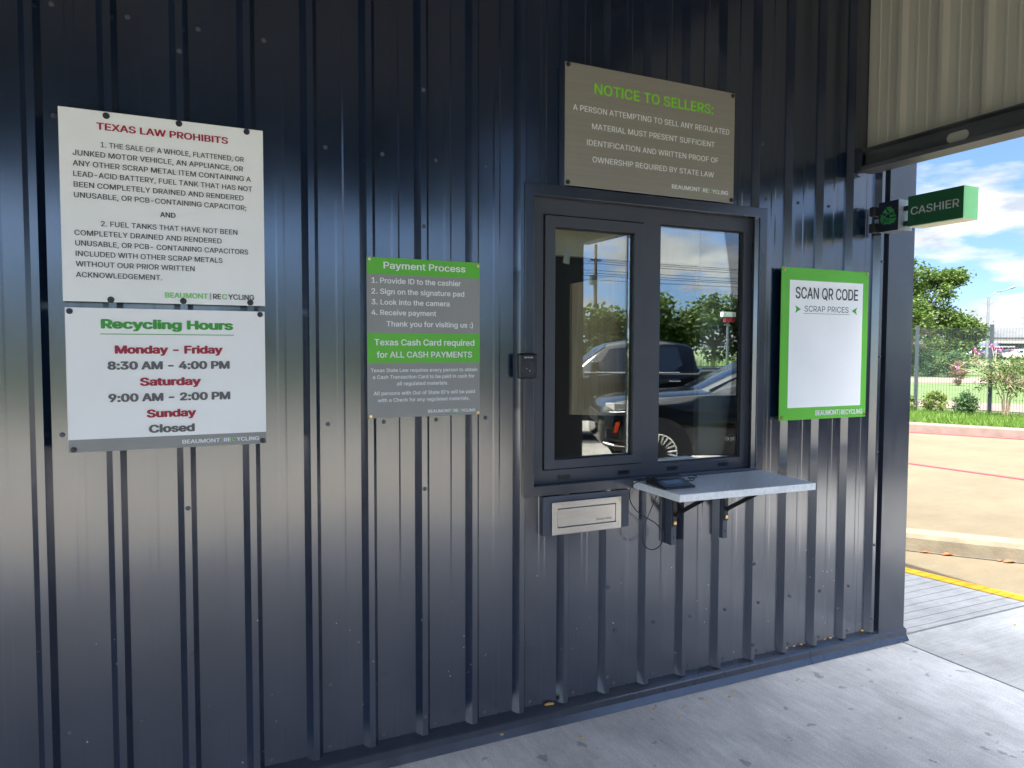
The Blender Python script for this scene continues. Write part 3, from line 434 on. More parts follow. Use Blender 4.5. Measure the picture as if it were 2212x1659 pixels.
def glyphs(txt):
    """one line of lettering, glyph outlines in 1/500 em filled to a flat mesh; strokes that overlap lie in layers"""
    if txt in _tcache: return _tcache[txt]
    layers = {}; pen = 0
    for c in txt:
        adv, sp = GLY[c]
        polys = [[tuple(map(int, q.split(','))) for q in p.split()] for p in sp.split('/')] if sp else []
        if polys:
            sg = 1 if _area(max(polys, key=lambda p: abs(_area(p)))) > 0 else -1
            outs = [p for p in polys if _area(p)*sg > 0]; holes = [p for p in polys if _area(p)*sg <= 0]
            for i, o_ in enumerate(outs):
                grp = [o_]+[h for h in holes if _inside(h[0], o_)]
                layers.setdefault(i, []).extend([[(x+pen, y) for x, y in p] for p in grp])
        pen += adv
    V = []; F = []; LY = []; n0 = 0
    for l, polys in layers.items():
        cu = bpy.data.curves.new('t', 'CURVE'); cu.dimensions = '2D'; cu.fill_mode = 'BOTH'
        for pts in polys:
            k = cu.splines.new('POLY'); k.points.add(len(pts)-1); k.use_cyclic_u = True
            for i, (x, y) in enumerate(pts): k.points[i].co = (x/500, y/500, 0, 1)
        o = bpy.data.objects.new('t', cu); COL.objects.link(o)
        dg = bpy.context.evaluated_depsgraph_get(); me = bpy.data.meshes.new_from_object(o.evaluated_get(dg))
        V += [(q.co.x, q.co.y) for q in me.vertices]; F += [tuple(i+n0 for i in p.vertices) for p in me.polygons]; LY += [l]*len(me.vertices); n0 = len(V)
        bpy.data.objects.remove(o); bpy.data.curves.remove(cu); bpy.data.meshes.remove(me)
    _tcache[txt] = (np.array(V), F, np.array(LY)); return _tcache[txt]
CAPH = 254/500
def strikes(bold):                            # bold strokes: the line struck several times, each strike a hair in front of the last
    if bold <= 0: return [(0, 0)]
    k = [(0, 0)]+[(bold*math.cos(a), .6*bold*math.sin(a)) for a in np.arange(6)*math.pi/3+.2]
    if bold > .03: k += [(bold*.5*math.cos(a), bold*.3*math.sin(a)) for a in np.arange(3)*math.pi/1.5]
    return k
def write(mb, lines, y, bold=.0, face='wall', X=0.):
    for t, x0, x1, z, h in lines:
        v, f, ly = glyphs(t); lo, hi = -.6*bold, CAPH+.6*bold
        xa, xb = v[:, 0].min()-bold, v[:, 0].max()+bold
        sx = (x1-x0)/(xb-xa); sz = h/(hi-lo)
        for i, (du, dv) in enumerate(strikes(bold)):
            px = x0+(v[:, 0]+du-xa)*sx; pz = z+(v[:, 1]+dv-lo)*sz; e = .00015*i+.00005*ly
            if face == 'wall': mb.add([(a, y-q, b) for a, b, q in zip(px, pz, e)], f)
            else: mb.add([(X-q, a, b) for a, b, q in zip(px, pz, e)], f)      # sign face turned to -X (x0 > x1 reads towards -Y)
    return mb

# ================================================================== SETTING: ground, paving, kerbs
def sheet(name, pts, z, m, thick=None):
    mb = MB()
    if thick: mb.prism(pts, z-thick, z)
    else: mb.add([(p[0], p[1], z) for p in pts], [tuple(range(len(pts)))])
    return struct(name, mb, m)
def rect(x0, x1, y0, y1): return [(x0,y0),(x1,y0),(x1,y1),(x0,y1)]
sheet('ground', rect(-2500, 2500, -2500, 2500), -.10, M['earth'])
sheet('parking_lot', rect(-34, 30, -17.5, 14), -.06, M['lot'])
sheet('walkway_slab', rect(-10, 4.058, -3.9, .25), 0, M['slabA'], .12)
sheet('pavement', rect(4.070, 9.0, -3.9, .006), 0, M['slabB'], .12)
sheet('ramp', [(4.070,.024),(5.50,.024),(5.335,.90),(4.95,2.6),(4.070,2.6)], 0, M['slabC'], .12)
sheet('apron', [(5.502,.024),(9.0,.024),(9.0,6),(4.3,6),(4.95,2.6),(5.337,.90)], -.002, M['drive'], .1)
sheet('pavement_joint', rect(-10, 9.0, -3.9, 6), -.03, M['joint'])
sheet('yellow_line', [(5.375,.028),(5.50,.028),(5.337,.90),(4.95,2.6),(4.825,2.6),(5.212,.90)], .004, M['yellow'])
K1 = [(2.2,5.2),(3.4,3.95),(4.55,2.75),(5.20,1.95),(5.77,1.22),(6.28,.58),(6.95,-.22),(7.8,-1.1),(8.9,-1.9),(11.2,-3.0),(14.5,-4.0),(17.5,-4.6)]
K2 = [(9.9,11.0),(11.4,8.2),(12.43,6.15),(13.23,4.60),(14.1,2.9),(15.3,.4),(16.6,-2.4),(17.5,-4.6)]

def offset(pl, d):
    o = []
    for i, p in enumerate(pl):
        a = np.array(pl[max(i-1,0)]); b = np.array(pl[min(i+1,len(pl)-1)]); t = (b-a)/np.linalg.norm(b-a); o.append((p[0]-t[1]*d, p[1]+t[0]*d))
    return o
def kerb(name, pl, z0, z1, w, m, nose=.03):
    prof = [(0, z0), (0, z1-nose), (nose*.3, z1-nose*.3), (nose, z1), (w, z1), (w, z0)]
    rings = []
    offs = {d: offset(pl, d) for d, _ in prof}
    for i in range(len(pl)): rings.append([(offs[d][i][0], offs[d][i][1], z) for d, z in prof])
    return struct(name, MB().loft(rings), m)
def dense(pl, n=6):                           # rounds a polyline
    P = [np.array(p) for p in pl]; o = []
    for i in range(len(P)-1):
        p0 = P[max(i-1,0)]; p1 = P[i]; p2 = P[i+1]; p3 = P[min(i+2,len(P)-1)]
        for k in range(n):
            t = k/n; o.append(tuple(.5*((2*p1)+(p2-p0)*t+(2*p0-5*p1+4*p2-p3)*t*t+(-p0+3*p1-3*p2+p3)*t**3)))
    return o+[tuple(P[-1])]
K1d = dense(K1); K2d = dense(K2)
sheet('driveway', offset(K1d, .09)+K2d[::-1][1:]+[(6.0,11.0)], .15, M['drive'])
kerb('kerb', K1d, -.05, .154, .14, M['kerb'], .05)
kerb('kerb', K2d, .10, .315, .16, M['kerb_pink'])
def strip(name, pl, d0, d1, z, m):
    a = offset(pl, d0); b = offset(pl, d1); n = len(pl)
    return struct(name, MB().add([(p[0],p[1],z) for p in a]+[(p[0],p[1],z) for p in b], [(i,i+1,n+i+1,n+i) for i in range(n-1)]), m)
strip('red_line', K2d, -.16, -.06, .156, M['red'])
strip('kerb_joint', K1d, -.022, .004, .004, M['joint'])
strip('red_line', dense([(8.6,8.0),(8.85,5.4),(9.01,3.61),(9.145,2.24),(9.30,.6),(9.6,-2.0)]), 0, .07, .156, M['red'])
sheet('white_marking', [(9.02,2.15),(9.55,1.30),(9.45,2.25)], .158, M['whitepaint'])
lawn = offset(K2d, .15)
sheet('lawn', [(p[0],p[1]) for p in lawn]+[(60,-30),(260,-30),(260,190),(20,190),(9,14)], .28, M['lawn'])
sheet('path', [(16.15,10.1),(16.37,9.07),(16.89,6.72),(17.9,2.1),(20.9,3.1),(19.46,8.2),(18.48,10.63),(17.9,12.2)], .292, M['path'])
sheet('road', [(20,23.4),(27.9,17.64),(31.35,15.06),(60,-6),(80,0),(38.8,19.4),(32.4,21.0),(24,25.2)], .292, M['path'])
a, b, c, d = [at(1500, 793, 62), at(2600, 790, 62), at(2600, 784, 82), at(1500, 786, 82)]
sheet('far_drive', [(q[0], q[1]) for q in (a, b, c, d)], .296, M['path'])
# grass blades on the near lawn
def blades(n, sampler, h0, h1, w):
    P = sampler(n); ang = rng.uniform(0, 6.283, n); h = rng.uniform(h0, h1, n); lean = rng.normal(0, .35, (n, 2))*h[:, None]
    v = np.zeros((n, 3, 3)); dxy = np.stack([np.cos(ang), np.sin(ang)], 1)*w/2
    v[:, 0, :2] = P[:, :2]-dxy; v[:, 1, :2] = P[:, :2]+dxy; v[:, 2, :2] = P[:, :2]+lean
    v[:, 0, 2] = v[:, 1, 2] = P[:, 2]; v[:, 2, 2] = P[:, 2]+h
    return v.reshape(-1, 3)
def npmesh(name, v, k):
    me = bpy.data.meshes.new(name); n = len(v)//k
    me.vertices.add(len(v)); me.vertices.foreach_set('co', v.astype(np.float32).ravel())
    me.loops.add(len(v)); me.loops.foreach_set('vertex_index', np.arange(len(v), dtype=np.int32))
    me.polygons.add(n); me.polygons.foreach_set('loop_start', np.arange(0, len(v), k, dtype=np.int32)); me.polygons.foreach_set('loop_total', np.full(n, k, dtype=np.int32))
    me.update(calc_edges=True); return me
k2 = np.array(K2d)
def samp_strip(n):
    i = rng.integers(6, len(k2)-8, n); t = rng.random((n, 1)); p = k2[i]*(1-t)+k2[i+1]*t
    d = np.stack([.89+0*p[:, 0], .45+0*p[:, 0]], 1); q = p+d*rng.uniform(.17, 2.9, (n, 1)); return np.concatenate([q, np.full((n, 1), .28)], 1)
g = link('grass', npmesh('grass', blades(26000, samp_strip, .05, .15, .016), 3), M['grass']); tag(g, 'bright green grass blades on the strip behind the pinkish kerb', 'grass', kind='stuff')

# ================================================================== BUILDING
bld = empty('building', 'dark blue-grey ribbed metal building with a cashier window', 'building')
P = .2126; YR = -.030
HX0, HX1, HZ0, HZ1 = 1.765, 2.975, 1.035, 2.262           # window opening
st = []
for i in range(-38, 19):
    x = i*P
    st += [(x-.011, 0), (x+.009, YR), (x+.031, YR), (x+.049, 0)]
    st += [(x+.110, 0), (x+.117, -.0012), (x+.137, -.0012), (x+.144, 0)]
st = [s for s in st if s[0] < 3.89]+[(3.893, 0)]
xs = [s[0] for s in st]; ysv = [s[1] for s in st]
def yat(x): return float(np.interp(x, xs, ysv))
cols = sorted(set(xs+[HX0, HX1])); zl = [.083, HZ0, HZ1, 4.25]
mb = MB(); idx = {}
for a, x in enumerate(cols):
    for b, z in enumerate(zl): idx[a, b] = len(mb.v)+0; mb.v.append((x, yat(x), z))
for a in range(len(cols)-1):
    for b in range(3):
        if b == 1 and cols[a] >= HX0-1e-6 and cols[a+1] <= HX1+1e-6: continue
        mb.f.append((idx[a,b], idx[a+1,b], idx[a+1,b+1], idx[a,b+1]))
obj('wall_panel', mb, M['wall'], bld)
# corner trim, side wall, roof
mb = MB(); pr = [(3.893, .0), (3.893, -.034), (4.095, -.034), (4.095, .16)]
for (xa, ya), (xb, yb) in zip(pr, pr[1:]): mb.add([(xa,ya,.05),(xb,yb,.05),(xb,yb,4.25),(xa,ya,4.25)], [(0,1,2,3)])
obj('corner_trim', mb, M['trim'], bld)
mb = MB().box(3.98, 4.06, .155, 8, 0, 4.25); obj('side_wall', mb, M['wall'], bld)
obj('roof', MB().box(-8.3, 4.2, -.05, 8.05, 4.256, 4.4), M['steel_dark'], bld)
obj('back_wall', MB().box(-8.2, 3.97, 7.9, 8.0, 0, 4.25), M['wall'], bld)
obj('end_wall', MB().box(-8.2, -8.1, .01, 7.89, 0, 4.25), M['wall'], bld)
# base trim with sloped ledge and drip
prof = [(.0, .088), (-.040, .064), (-.044, .060), (-.044, .033), (-.062, .006), (-.058, .002), (.0, .002)]
mb = MB()
for xa, xb in ((-8.1, 3.372), (3.375, 4.108)):
    mb.loft([[(xa, y, z) for y, z in prof], [(xb, y, z) for y, z in prof]])
obj('base_trim', mb, M['trim'], bld)
# interior seen through the glass
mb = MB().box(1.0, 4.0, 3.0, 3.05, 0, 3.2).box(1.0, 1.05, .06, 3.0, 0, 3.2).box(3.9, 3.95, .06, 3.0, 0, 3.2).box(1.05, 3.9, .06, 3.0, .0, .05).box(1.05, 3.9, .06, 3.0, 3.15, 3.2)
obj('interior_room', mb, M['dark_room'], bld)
obj('header_board', MB().box(1.7, 2.775, .15, .19, 2.046, 2.8), M['cream'], bld)
obj('grain_board', MB().add([(2.056,.15,1.326),(2.50,.15,1.30),(2.50,.15,2.00),(2.056,.15,1.923)], [(0,1,2,3)]).add([(2.056,.17,1.326),(2.50,.17,1.30),(2.50,.17,2.00),(2.056,.17,1.923)], [(3,2,1,0)]), M['grain'], bld)
obj('side_panel', MB().box(2.785, 3.2, .15, .19, 1.0, 2.26), M['pale_panel'], bld)
# window: frame > trim, sash, panes, vents
def ring(mb, x0, x1, z0, z1, w, y0, y1):      # rectangular frame, mitred, y0 front
    o = [(x0,z0),(x1,z0),(x1,z1),(x0,z1)]; i = [(x0+w,z0+w),(x1-w,z0+w),(x1-w,z1-w),(x0+w,z1-w)]
    vs = [(x,y0,z) for x,z in o]+[(x,y0,z) for x,z in i]+[(x,y1,z) for x,z in o]+[(x,y1,z) for x,z in i]
    fs = []
    for k in range(4):
        n = (k+1) % 4
        fs += [(k,n,4+n,4+k), (8+n,8+k,12+k,12+n), (8+k,8+n,n,k), (4+k,4+n,12+n,12+k)]
    return mb.add(vs, fs)
def quadframe(mb, X0, X1, Z0, Z1, x0, x1, z0, z1, y0, y1):
    o = [(X0,Z0),(X1,Z0),(X1,Z1),(X0,Z1)]; i = [(x0,z0),(x1,z0),(x1,z1),(x0,z1)]
    vs = [(x,y0,z) for x,z in o]+[(x,y0,z) for x,z in i]+[(x,y1,z) for x,z in o]+[(x,y1,z) for x,z in i]; fs = []
    for k in range(4):
        n = (k+1) % 4
        fs += [(k,n,4+n,4+k), (8+n,8+k,12+k,12+n), (8+k,8+n,n,k), (4+k,4+n,12+n,12+k)]
    return mb.add(vs, fs)
mb = MB()
FX0, FX1, FZ0, FZ1 = 1.76, 3.0, 1.03, 2.27; YF = .018
# outer frame with two openings (left sash opening, right fixed light)
for bx in ((FX0,1.839,FZ0,FZ1),(2.351,2.444,FZ0,FZ1),(2.936,FX1,FZ0,FZ1)): mb.box(bx[0],bx[1],YF,.10,bx[2],bx[3])
for bx in ((1.839,2.351,FZ0,1.102),(1.839,2.351,2.197,FZ1),(2.444,2.936,FZ0,1.097),(2.444,2.936,2.198,FZ1)): mb.box(bx[0],bx[1],YF,.10,bx[2],bx[3])
win = obj('window', mb, M['frame'], bld)
obj('trim', quadframe(MB(), 1.727, 3.034, 1.004, 2.309, 1.770, 2.988, 1.047, 2.262, -.036, .016), M['trim'], win, bevel=.002)
obj('sash', quadframe(MB(), 1.844, 2.346, 1.107, 2.192, 1.893, 2.297, 1.146, 2.146, .008, .075), M['frame'], win, bevel=.0015)
obj('gasket', quadframe(MB(), 1.8935, 2.2965, 1.1465, 2.1455, 1.897, 2.291, 1.150, 2.140, .030, .05), M['gasket'], win)
obj('gasket', quadframe(MB(), 2.4445, 2.9355, 1.0975, 2.1975, 2.448, 2.930, 1.101, 2.192, .026, .05), M['gasket'], win)
obj('gasket', MB().box(1.8395,2.3505,.03,.06,1.1025,1.1065).box(1.8395,2.3505,.03,.06,2.1925,2.1965).box(1.8395,1.8435,.03,.06,1.107,2.192).box(2.3465,2.3505,.03,.06,1.107,2.192), M['gasket'], win)
obj('pane', MB().box(1.8972, 2.2908, .040, .046, 1.1502, 2.1398), M['glass'], win)
obj('pane', MB().box(2.4482, 2.9298, .036, .042, 1.1012, 2.1918), M['glass'], win)
mbv = MB().box(-.028, .028, -.006, 0, -.009, .009)
for i in range(7): mbv.box(-.015+i*.0045, -.0135+i*.0045, -.0075, -.006, -.005, .005)
vme = mbv.mesh('vent_cover'); vme.materials.append(M['black_plastic'])
for x in (1.945, 2.252, 2.527, 2.830):
    v = bpy.data.objects.new('vent_cover', vme); COL.objects.link(v); v.location = (x, YF-.0002, 1.068); v.parent = win
# screws
mbs = MB().cyl((0,0,0), (0,-.002,0), .0085, .008, 12).cyl((0,-.002,0), (0,-.0075,0), .0052, .0048, 6)
sme = mbs.mesh('screw'); sme.materials.append(M['screw'])
sc_pts = []
for i in range(-2, 18):
    x = i*P+.078
    if i not in (): sc_pts.append((x, 0, .352+random.uniform(-.004,.006)))
    if i >= 2: sc_pts.append((x-.004, 0, .108))
    if not (1.70 < x < 3.05):
        if not (.05 < x < .70) or True: sc_pts.append((x, 0, 1.343))
        sc_pts.append((x, 0, 2.362))
    if i < 4: sc_pts.append((x+.002, 0, 2.709))
for k in (2, 6, 10, 14, 18):
    for z in (.158, .566, 1.075, 1.59, 2.097, 2.615): sc_pts.append((k*P+.020, YR, z))
blocked = [(.09,.71,1.28,2.39),(1.07,1.53,1.36,1.97),(1.90,2.83,2.3,2.84),(3.11,3.73,1.27,2.04),(1.70,3.05,.99,2.33),(1.81,2.25,.82,1.0)]
for x, y, z in sc_pts:
    if any(b[0]-.01 < x < b[1]+.01 and b[2]-.01 < z < b[3]+.01 for b in blocked): continue
    s = bpy.data.objects.new('screw', sme); COL.objects.link(s); s.location = (x, y, z); s.parent = bld
# foam sealant lumps on the base ledge
mb = MB()
for x, y, z, r in [(1.862,-.012,.086,.010),(1.875,-.014,.085,.008),(1.850,-.010,.084,.007),(3.30,-.004,.090,.006),(3.25,-.004,.089,.006),(3.20,-.004,.089,.005),(3.35,-.004,.091,.006),(3.56,-.004,.090,.006),(3.52,-.004,.089,.005),(3.62,-.004,.090,.006),(3.80,-.006,.091,.008),(3.84,-.006,.091,.009),(3.0,-.006,.088,.007),(1.62,-.052,.024,.006)]:
    obj('foam_sealant', MB().sphere((x, y, z), r*1.5, r*.9, r*.55, 8, 5), M['foam'], bld, smooth=True)

# ================================================================== CANOPY
can = empty('canopy', 'drive-through canopy with tan ribbed end fascia over a steel channel', 'canopy')
obj('roof_deck', MB().box(-9.5, 3.80, -4.8, -.04, 3.92, 4.04), M['roof'], can)
mb = MB()
for x in (-7.5, -5.4, -3.3, -1.2, .9, 3.0): mb.box(x-.06, x+.06, -4.75, -.05, 3.72, 3.915)
obj('purlin', mb, M['roof'], can)
obj('front_fascia', MB().box(-9.5, 3.80, -4.90, -4.805, 3.02, 4.06), M['fascia_dark'], can)
mb = MB(); pts = []
y = -.10
for i in range(-1, 14):
    q = .035-i*P
    pts += [(q, 0), (q-.014, .026), (q-.034, .026), (q-.050, 0), (q-.090, 0), (q-.093, .003), (q-.104, .003), (q-.107, 0), (q-.145, 0), (q-.148, .003), (q-.159, .003), (q-.162, 0)]
pts = [p for p in pts if -2.75 < p[0] < -.004]; pts = [(-.004, 0)]+pts+[(-2.75, 0)]
XF = 3.745
n = len(pts); vs = [(XF-d, y, 2.60) for y, d in pts]+[(XF-d, y, 3.915) for y, d in pts]
mb.add(vs, [(i, i+1, n+i+1, n+i) for i in range(n-1)])
obj('end_fascia', mb, M['tan'], can)
obj('fascia_back', MB().box(3.752, 3.80, -2.75, -.004, 2.58, 3.915), M['tan'], can)
# steel C-channel along the bottom of the end fascia
mb = MB().box(3.694, 3.700, -2.75, -.036, 2.553, 2.656).box(3.640, 3.694, -2.75, -.036, 2.650, 2.656).box(3.632, 3.7465, -2.75, -.036, 2.545, 2.552).box(3.632, 3.638, -2.75, -.036, 2.552, 2.566)
ch = obj('channel_beam', mb, M['steel_dark'], can)
sl = MB(); r = .022; pts = []
for k in range(9): a = -math.pi/2+math.pi*k/8; pts.append((.030+r*math.cos(a), r*math.sin(a)))
for k in range(9): a = math.pi/2+math.pi*k/8; pts.append((-.030+r*math.cos(a), r*math.sin(a)))
sl.add([(3.6925, -.53-u, 2.606+w) for u, w in pts], [tuple(range(len(pts)))])
obj('slot', sl, M['tan'], ch)
obj('flashing', MB().box(3.615, 3.645, -.060, -.035, 2.535, 2.66), M['trim'], can)
obj('column', MB().box(3.22, 3.70, -3.20, -2.76, 0, 3.91), M['black_paint'], can)
obj('column', MB().box(-9.3, -8.9, -3.95, -3.55, 0, 3.91), M['wall'], can)

# ================================================================== SIGNS
def board(name, label, x0, x1, z0, z1, yf, m, bolts, boltmat, br=.010, t=.004):
    root = empty(name, label, 'sign'); 
    obj('board', MB().box(x0, x1, yf, yf+t, z0, z1), m, root, bevel=.0008)
    for bx, bz in bolts:
        mb = MB().cyl((bx, yf-.0002, bz), (bx, yf-.003, bz), br, br*.95, 14).cyl((bx, yf-.003, bz), (bx, yf-.007, bz), br*.62, br*.5, 8 if br < .009 else 14)
        obj('bolt', mb, boltmat, root, smooth=30)
    return root
def letters(root, lines, yf, m, bold=.0, name='text_line'):
    for ln in lines: obj(name if ln[0] != '|' else 'logo_bar', write(MB(), [ln], yf-.0012, bold), m, root)
def plate(root, name, x0, x1, z0, z1, yf, m): return obj(name, MB().add([(x0,yf-.0006,z0),(x1,yf-.0006,z0),(x1,yf-.0006,z1),(x0,yf-.0006,z1)], [(0,1,2,3)]), m, root)

Y = -.037
s = board('law_sign', 'white sign headed TEXAS LAW PROHIBITS, black text', .094, .7065, 1.774, 2.384, Y, M['sign_white'],
          [(.227,2.371),(.440,2.374),(.653,2.374),(.228,1.782),(.443,1.784),(.657,1.785)], M['bolt'], .0105)
letters(s, [("TEXAS LAW PROHIBITS", .1983, .5923, 2.3240, .0225)], Y, M['t_red'], .028, 'heading')
letters(s, [("1. THE SALE OF A WHOLE, FLATTENED, OR", .2095, .6423, 2.2690, .0168), ("JUNKED MOTOR VEHICLE, AN APPLIANCE, OR", .1310, .6394, 2.2362, .0170),
    ("ANY OTHER SCRAP METAL ITEM CONTAINING A", .1306, .6646, 2.2032, .0170), ("LEAD-ACID BATTERY, FUEL TANK THAT HAS NOT", .1313, .6687, 2.1700, .0170),
    ("BEEN COMPLETELY DRAINED AND RENDERED", .1317, .6397, 2.1366, .0168), ("UNUSABLE, OR PCB-CONTAINING CAPACITOR;", .1318, .6486, 2.1035, .0168),
    ("2. FUEL TANKS THAT HAVE NOT BEEN", .2051, .6179, 2.0173, .0168), ("COMPLETELY DRAINED AND RENDERED", .1305, .5668, 1.9842, .0168),
    ("UNUSABLE, OR PCB- CONTAINING CAPACITORS", .1321, .6524, 1.9513, .0168), ("INCLUDED WITH OTHER SCRAP METALS", .1325, .5685, 1.9180, .0168),
    ("WITHOUT OUR PRIOR WRITTEN", .1318, .4801, 1.8854, .0168), ("ACKNOWLEDGEMENT.", .1314, .3799, 1.8510, .0168)], Y, M['t_dark'], .010)
letters(s, [("AND", .3776, .4244, 2.0600, .0168)], Y, M['t_dark'], .018)
letters(s, [("BEAUMONT", .3878, .5202, 1.7935, .0180), ("C", .5645, .5821, 1.7932, .0186)], Y, M['t_logo'], .026, 'logo_lettering')
letters(s, [("RE", .5364, .5622, 1.7932, .0184), ("YCLING", .5848, .6698, 1.7933, .0184)], Y, M['t_dark'], .02, 'logo_lettering')
plate(s, 'logo_bar', .5262, .5274, 1.790, 1.814, Y-.0006, M['t_green']); plate(s, 'logo_bar', .5288, .5300, 1.790, 1.814, Y-.0006, M['t_grey'])

s = board('hours_sign', 'white Recycling Hours sign with a grey strip along its foot', .098, .7045, 1.287, 1.7545, Y, M['sign_white'],
          [(.111,1.742),(.689,1.744),(.113,1.297),(.692,1.298)], M['bolt'], .0095)
plate(s, 'grey_strip', .0985, .7040, 1.2874, 1.3285, Y, M['sign_grey'])
letters(s, [("Recycling Hours", .1977, .5999, 1.6877, .0310)], Y, M['t_green'], .050, 'heading')
plate(s, 'underline', .1956, .6012, 1.6690, 1.6715, Y-.0006, M['t_green'])
letters(s, [("Monday - Friday", .2357, .5647, 1.6061, .0274), ("Saturday", .3065, .4940, 1.4992, .0274), ("Sunday", .3249, .4772, 1.3927, .0271)], Y, M['t_red'], .047)
letters(s, [("8:30 AM - 4:00 PM", .2135, .5863, 1.5536, .0274), ("9:00 AM - 2:00 PM", .2140, .5866, 1.4475, .0273), ("Closed", .3303, .4715, 1.3412, .0271)], Y, M['t_grey'], .047)
letters(s, [("BEAUMONT", .4318, .5512, 1.2998, .0136), ("RE", .5631, .5864, 1.3002, .0138), ("YCLING", .6047, .6799, 1.3004, .0138)], Y, M['t_white'], .026, 'logo_lettering')
letters(s, [("C", .5887, .6027, 1.3002, .0138), ("|", .5560, .5580, 1.3002, .0138)], Y, M['t_logo'], .026, 'logo_lettering')

s = board('payment_sign', 'narrow grey sign headed Payment Process with two lime bands', 1.0693, 1.526, 1.3620, 1.9685, Y, M['sign_grey'],
          [(1.079,1.960),(1.517,1.955),(1.081,1.370),(1.517,1.369)], M['brass'], .0065)
plate(s, 'green_band', 1.0697, 1.5256, 1.9050, 1.9680, Y, M['sign_green']); plate(s, 'green_band', 1.0697, 1.5256, 1.5710, 1.6845, Y, M['sign_green'])
letters(s, [("Payment Process", 1.1330, 1.4639, 1.9270, .0258), ("1. Provide ID to the cashier", 1.0867, 1.4442, 1.8716, .0208), ("2. Sign on the signature pad", 1.0864, 1.4589, 1.8311, .0204),
    ("3. Look into the camera", 1.0862, 1.3970, 1.7911, .0202), ("4. Receive payment", 1.0859, 1.3419, 1.7518, .0200), ("Thank you for visiting us :)", 1.1433, 1.4959, 1.7092, .0204),
    ("Texas Cash Card required", 1.0962, 1.5019, 1.6375, .0238), ("for ALL CASH PAYMENTS", 1.1047, 1.4924, 1.5910, .0230)], Y, M['t_white'], .020)
letters(s, [("Texas State Law requires every person to obtain", 1.0818, 1.5149, 1.5361, .0138), ("a Cash Transaction Card to be paid in cash for", 1.0896, 1.5024, 1.5105, .0138), ("all regulated materials.", 1.1827, 1.3912, 1.4845, .0138),
    ("All persons with Out of State ID's will be paid", 1.0923, 1.5039, 1.4484, .0140), ("with a Check for any regulated materials.", 1.1081, 1.4810, 1.4221, .0138)], Y, M['t_white'], .016)
letters(s, [("BEAUMONT", 1.3072, 1.4036, 1.3755, .0121), ("RE", 1.4129, 1.4325, 1.3749, .0121), ("YCLING", 1.4463, 1.5060, 1.3745, .0121)], Y, M['t_white'], .026, 'logo_lettering')
letters(s, [("C", 1.4340, 1.4448, 1.3746, .0121), ("|", 1.4075, 1.4093, 1.3746, .0121)], Y, M['t_logo'], .026, 'logo_lettering')

s = board('notice_sign', 'brushed metal NOTICE TO SELLERS sign above the window', 1.910, 2.8175, 2.3140, 2.8230, Y, M['brushed'],
          [(1.924,2.812),(2.804,2.811),(1.925,2.327),(2.805,2.328)], M['bolt'], .0105)
letters(s, [("NOTICE TO SELLERS:", 2.0510, 2.6892, 2.7090, .0436)], Y, M['t_lime'], .016, 'heading')
letters(s, [("A PERSON ATTEMPTING TO SELL ANY REGULATED", 1.9467, 2.7852, 2.6278, .0242), ("MATERIAL MUST PRESENT SUFFICIENT", 2.0400, 2.6998, 2.5605, .0238),
    ("IDENTIFICATION AND WRITTEN PROOF OF", 2.0156, 2.7229, 2.4905, .0238), ("OWNERSHIP REQUIRED BY STATE LAW", 2.0438, 2.6979, 2.4222, .0236)], Y, M['t_white'], .006)
letters(s, [("BEAUMONT", 2.4595, 2.6210, 2.3503, .0185), ("RE", 2.6354, 2.6673, 2.3495, .0188), ("YCLING", 2.6894, 2.7841, 2.3485, .0190)], Y, M['t_white'], .024, 'logo_lettering')
letters(s, [("C", 2.6684, 2.6877, 2.3490, .0190), ("|", 2.627, 2.6295, 2.3490, .0190)], Y, M['t_logo'], .026, 'logo_lettering')

YQ = -.036
s = board('scan_sign', 'lime bordered white sign headed SCAN QR CODE', 3.1321, 3.7432, 1.2714, 2.0339, YQ, M['sign_green'],
          [(3.1482,2.0213),(3.7296,2.0213),(3.1492,1.2880),(3.7306,1.2860)], M['brass'], .008)
plate(s, 'white_panel', 3.1864, 3.7014, 1.3333, 1.9721, YQ, M['sign_white'])
letters(s, [("SCAN QR CODE", 3.2247, 3.6645, 1.8813, .0575)], YQ, M['t_dark'], .014, 'heading')
letters(s, [("SCRAP PRICES", 3.2878, 3.5976, 1.8173, .0290)], YQ, M['t_dark'], .0)
plate(s, 'underline', 3.2806, 3.6027, 1.8071, 1.8089, YQ-.0006, M['t_dark'])
mb = MB(); ya = YQ-.0012
mb.add([(3.2236,ya,1.8081),(3.2337,ya,1.8272),(3.2236,ya,1.8468),(3.2628,ya,1.8277)], [(0,3,1),(1,3,2)])
mb.add([(3.6607,ya,1.8081),(3.6506,ya,1.8272),(3.6607,ya,1.8468),(3.6220,ya,1.8277)], [(0,1,3),(1,2,3)])
obj('arrow', mb, M['t_green'], s)
letters(s, [("BEAUMONT", 3.3776, 3.5426, 1.2900, .0255), ("RECYCLING", 3.5600, 3.7178, 1.2888, .0250)], YQ, M['t_white'], .022, 'logo_lettering')
plate(s, 'logo_bar', 3.5500, 3.5531, 1.2860, 1.3172, YQ-.0006, M['t_white'])
for bx, bz in ((3.1482,2.0213),(3.7296,2.0213),(3.1492,1.2880),(3.7306,1.2860)): obj('standoff', MB().cyl((bx,YQ+.004,bz),(bx,-.002 if bx < 3.2166 else -.01,bz),.006), M['bolt'], s)

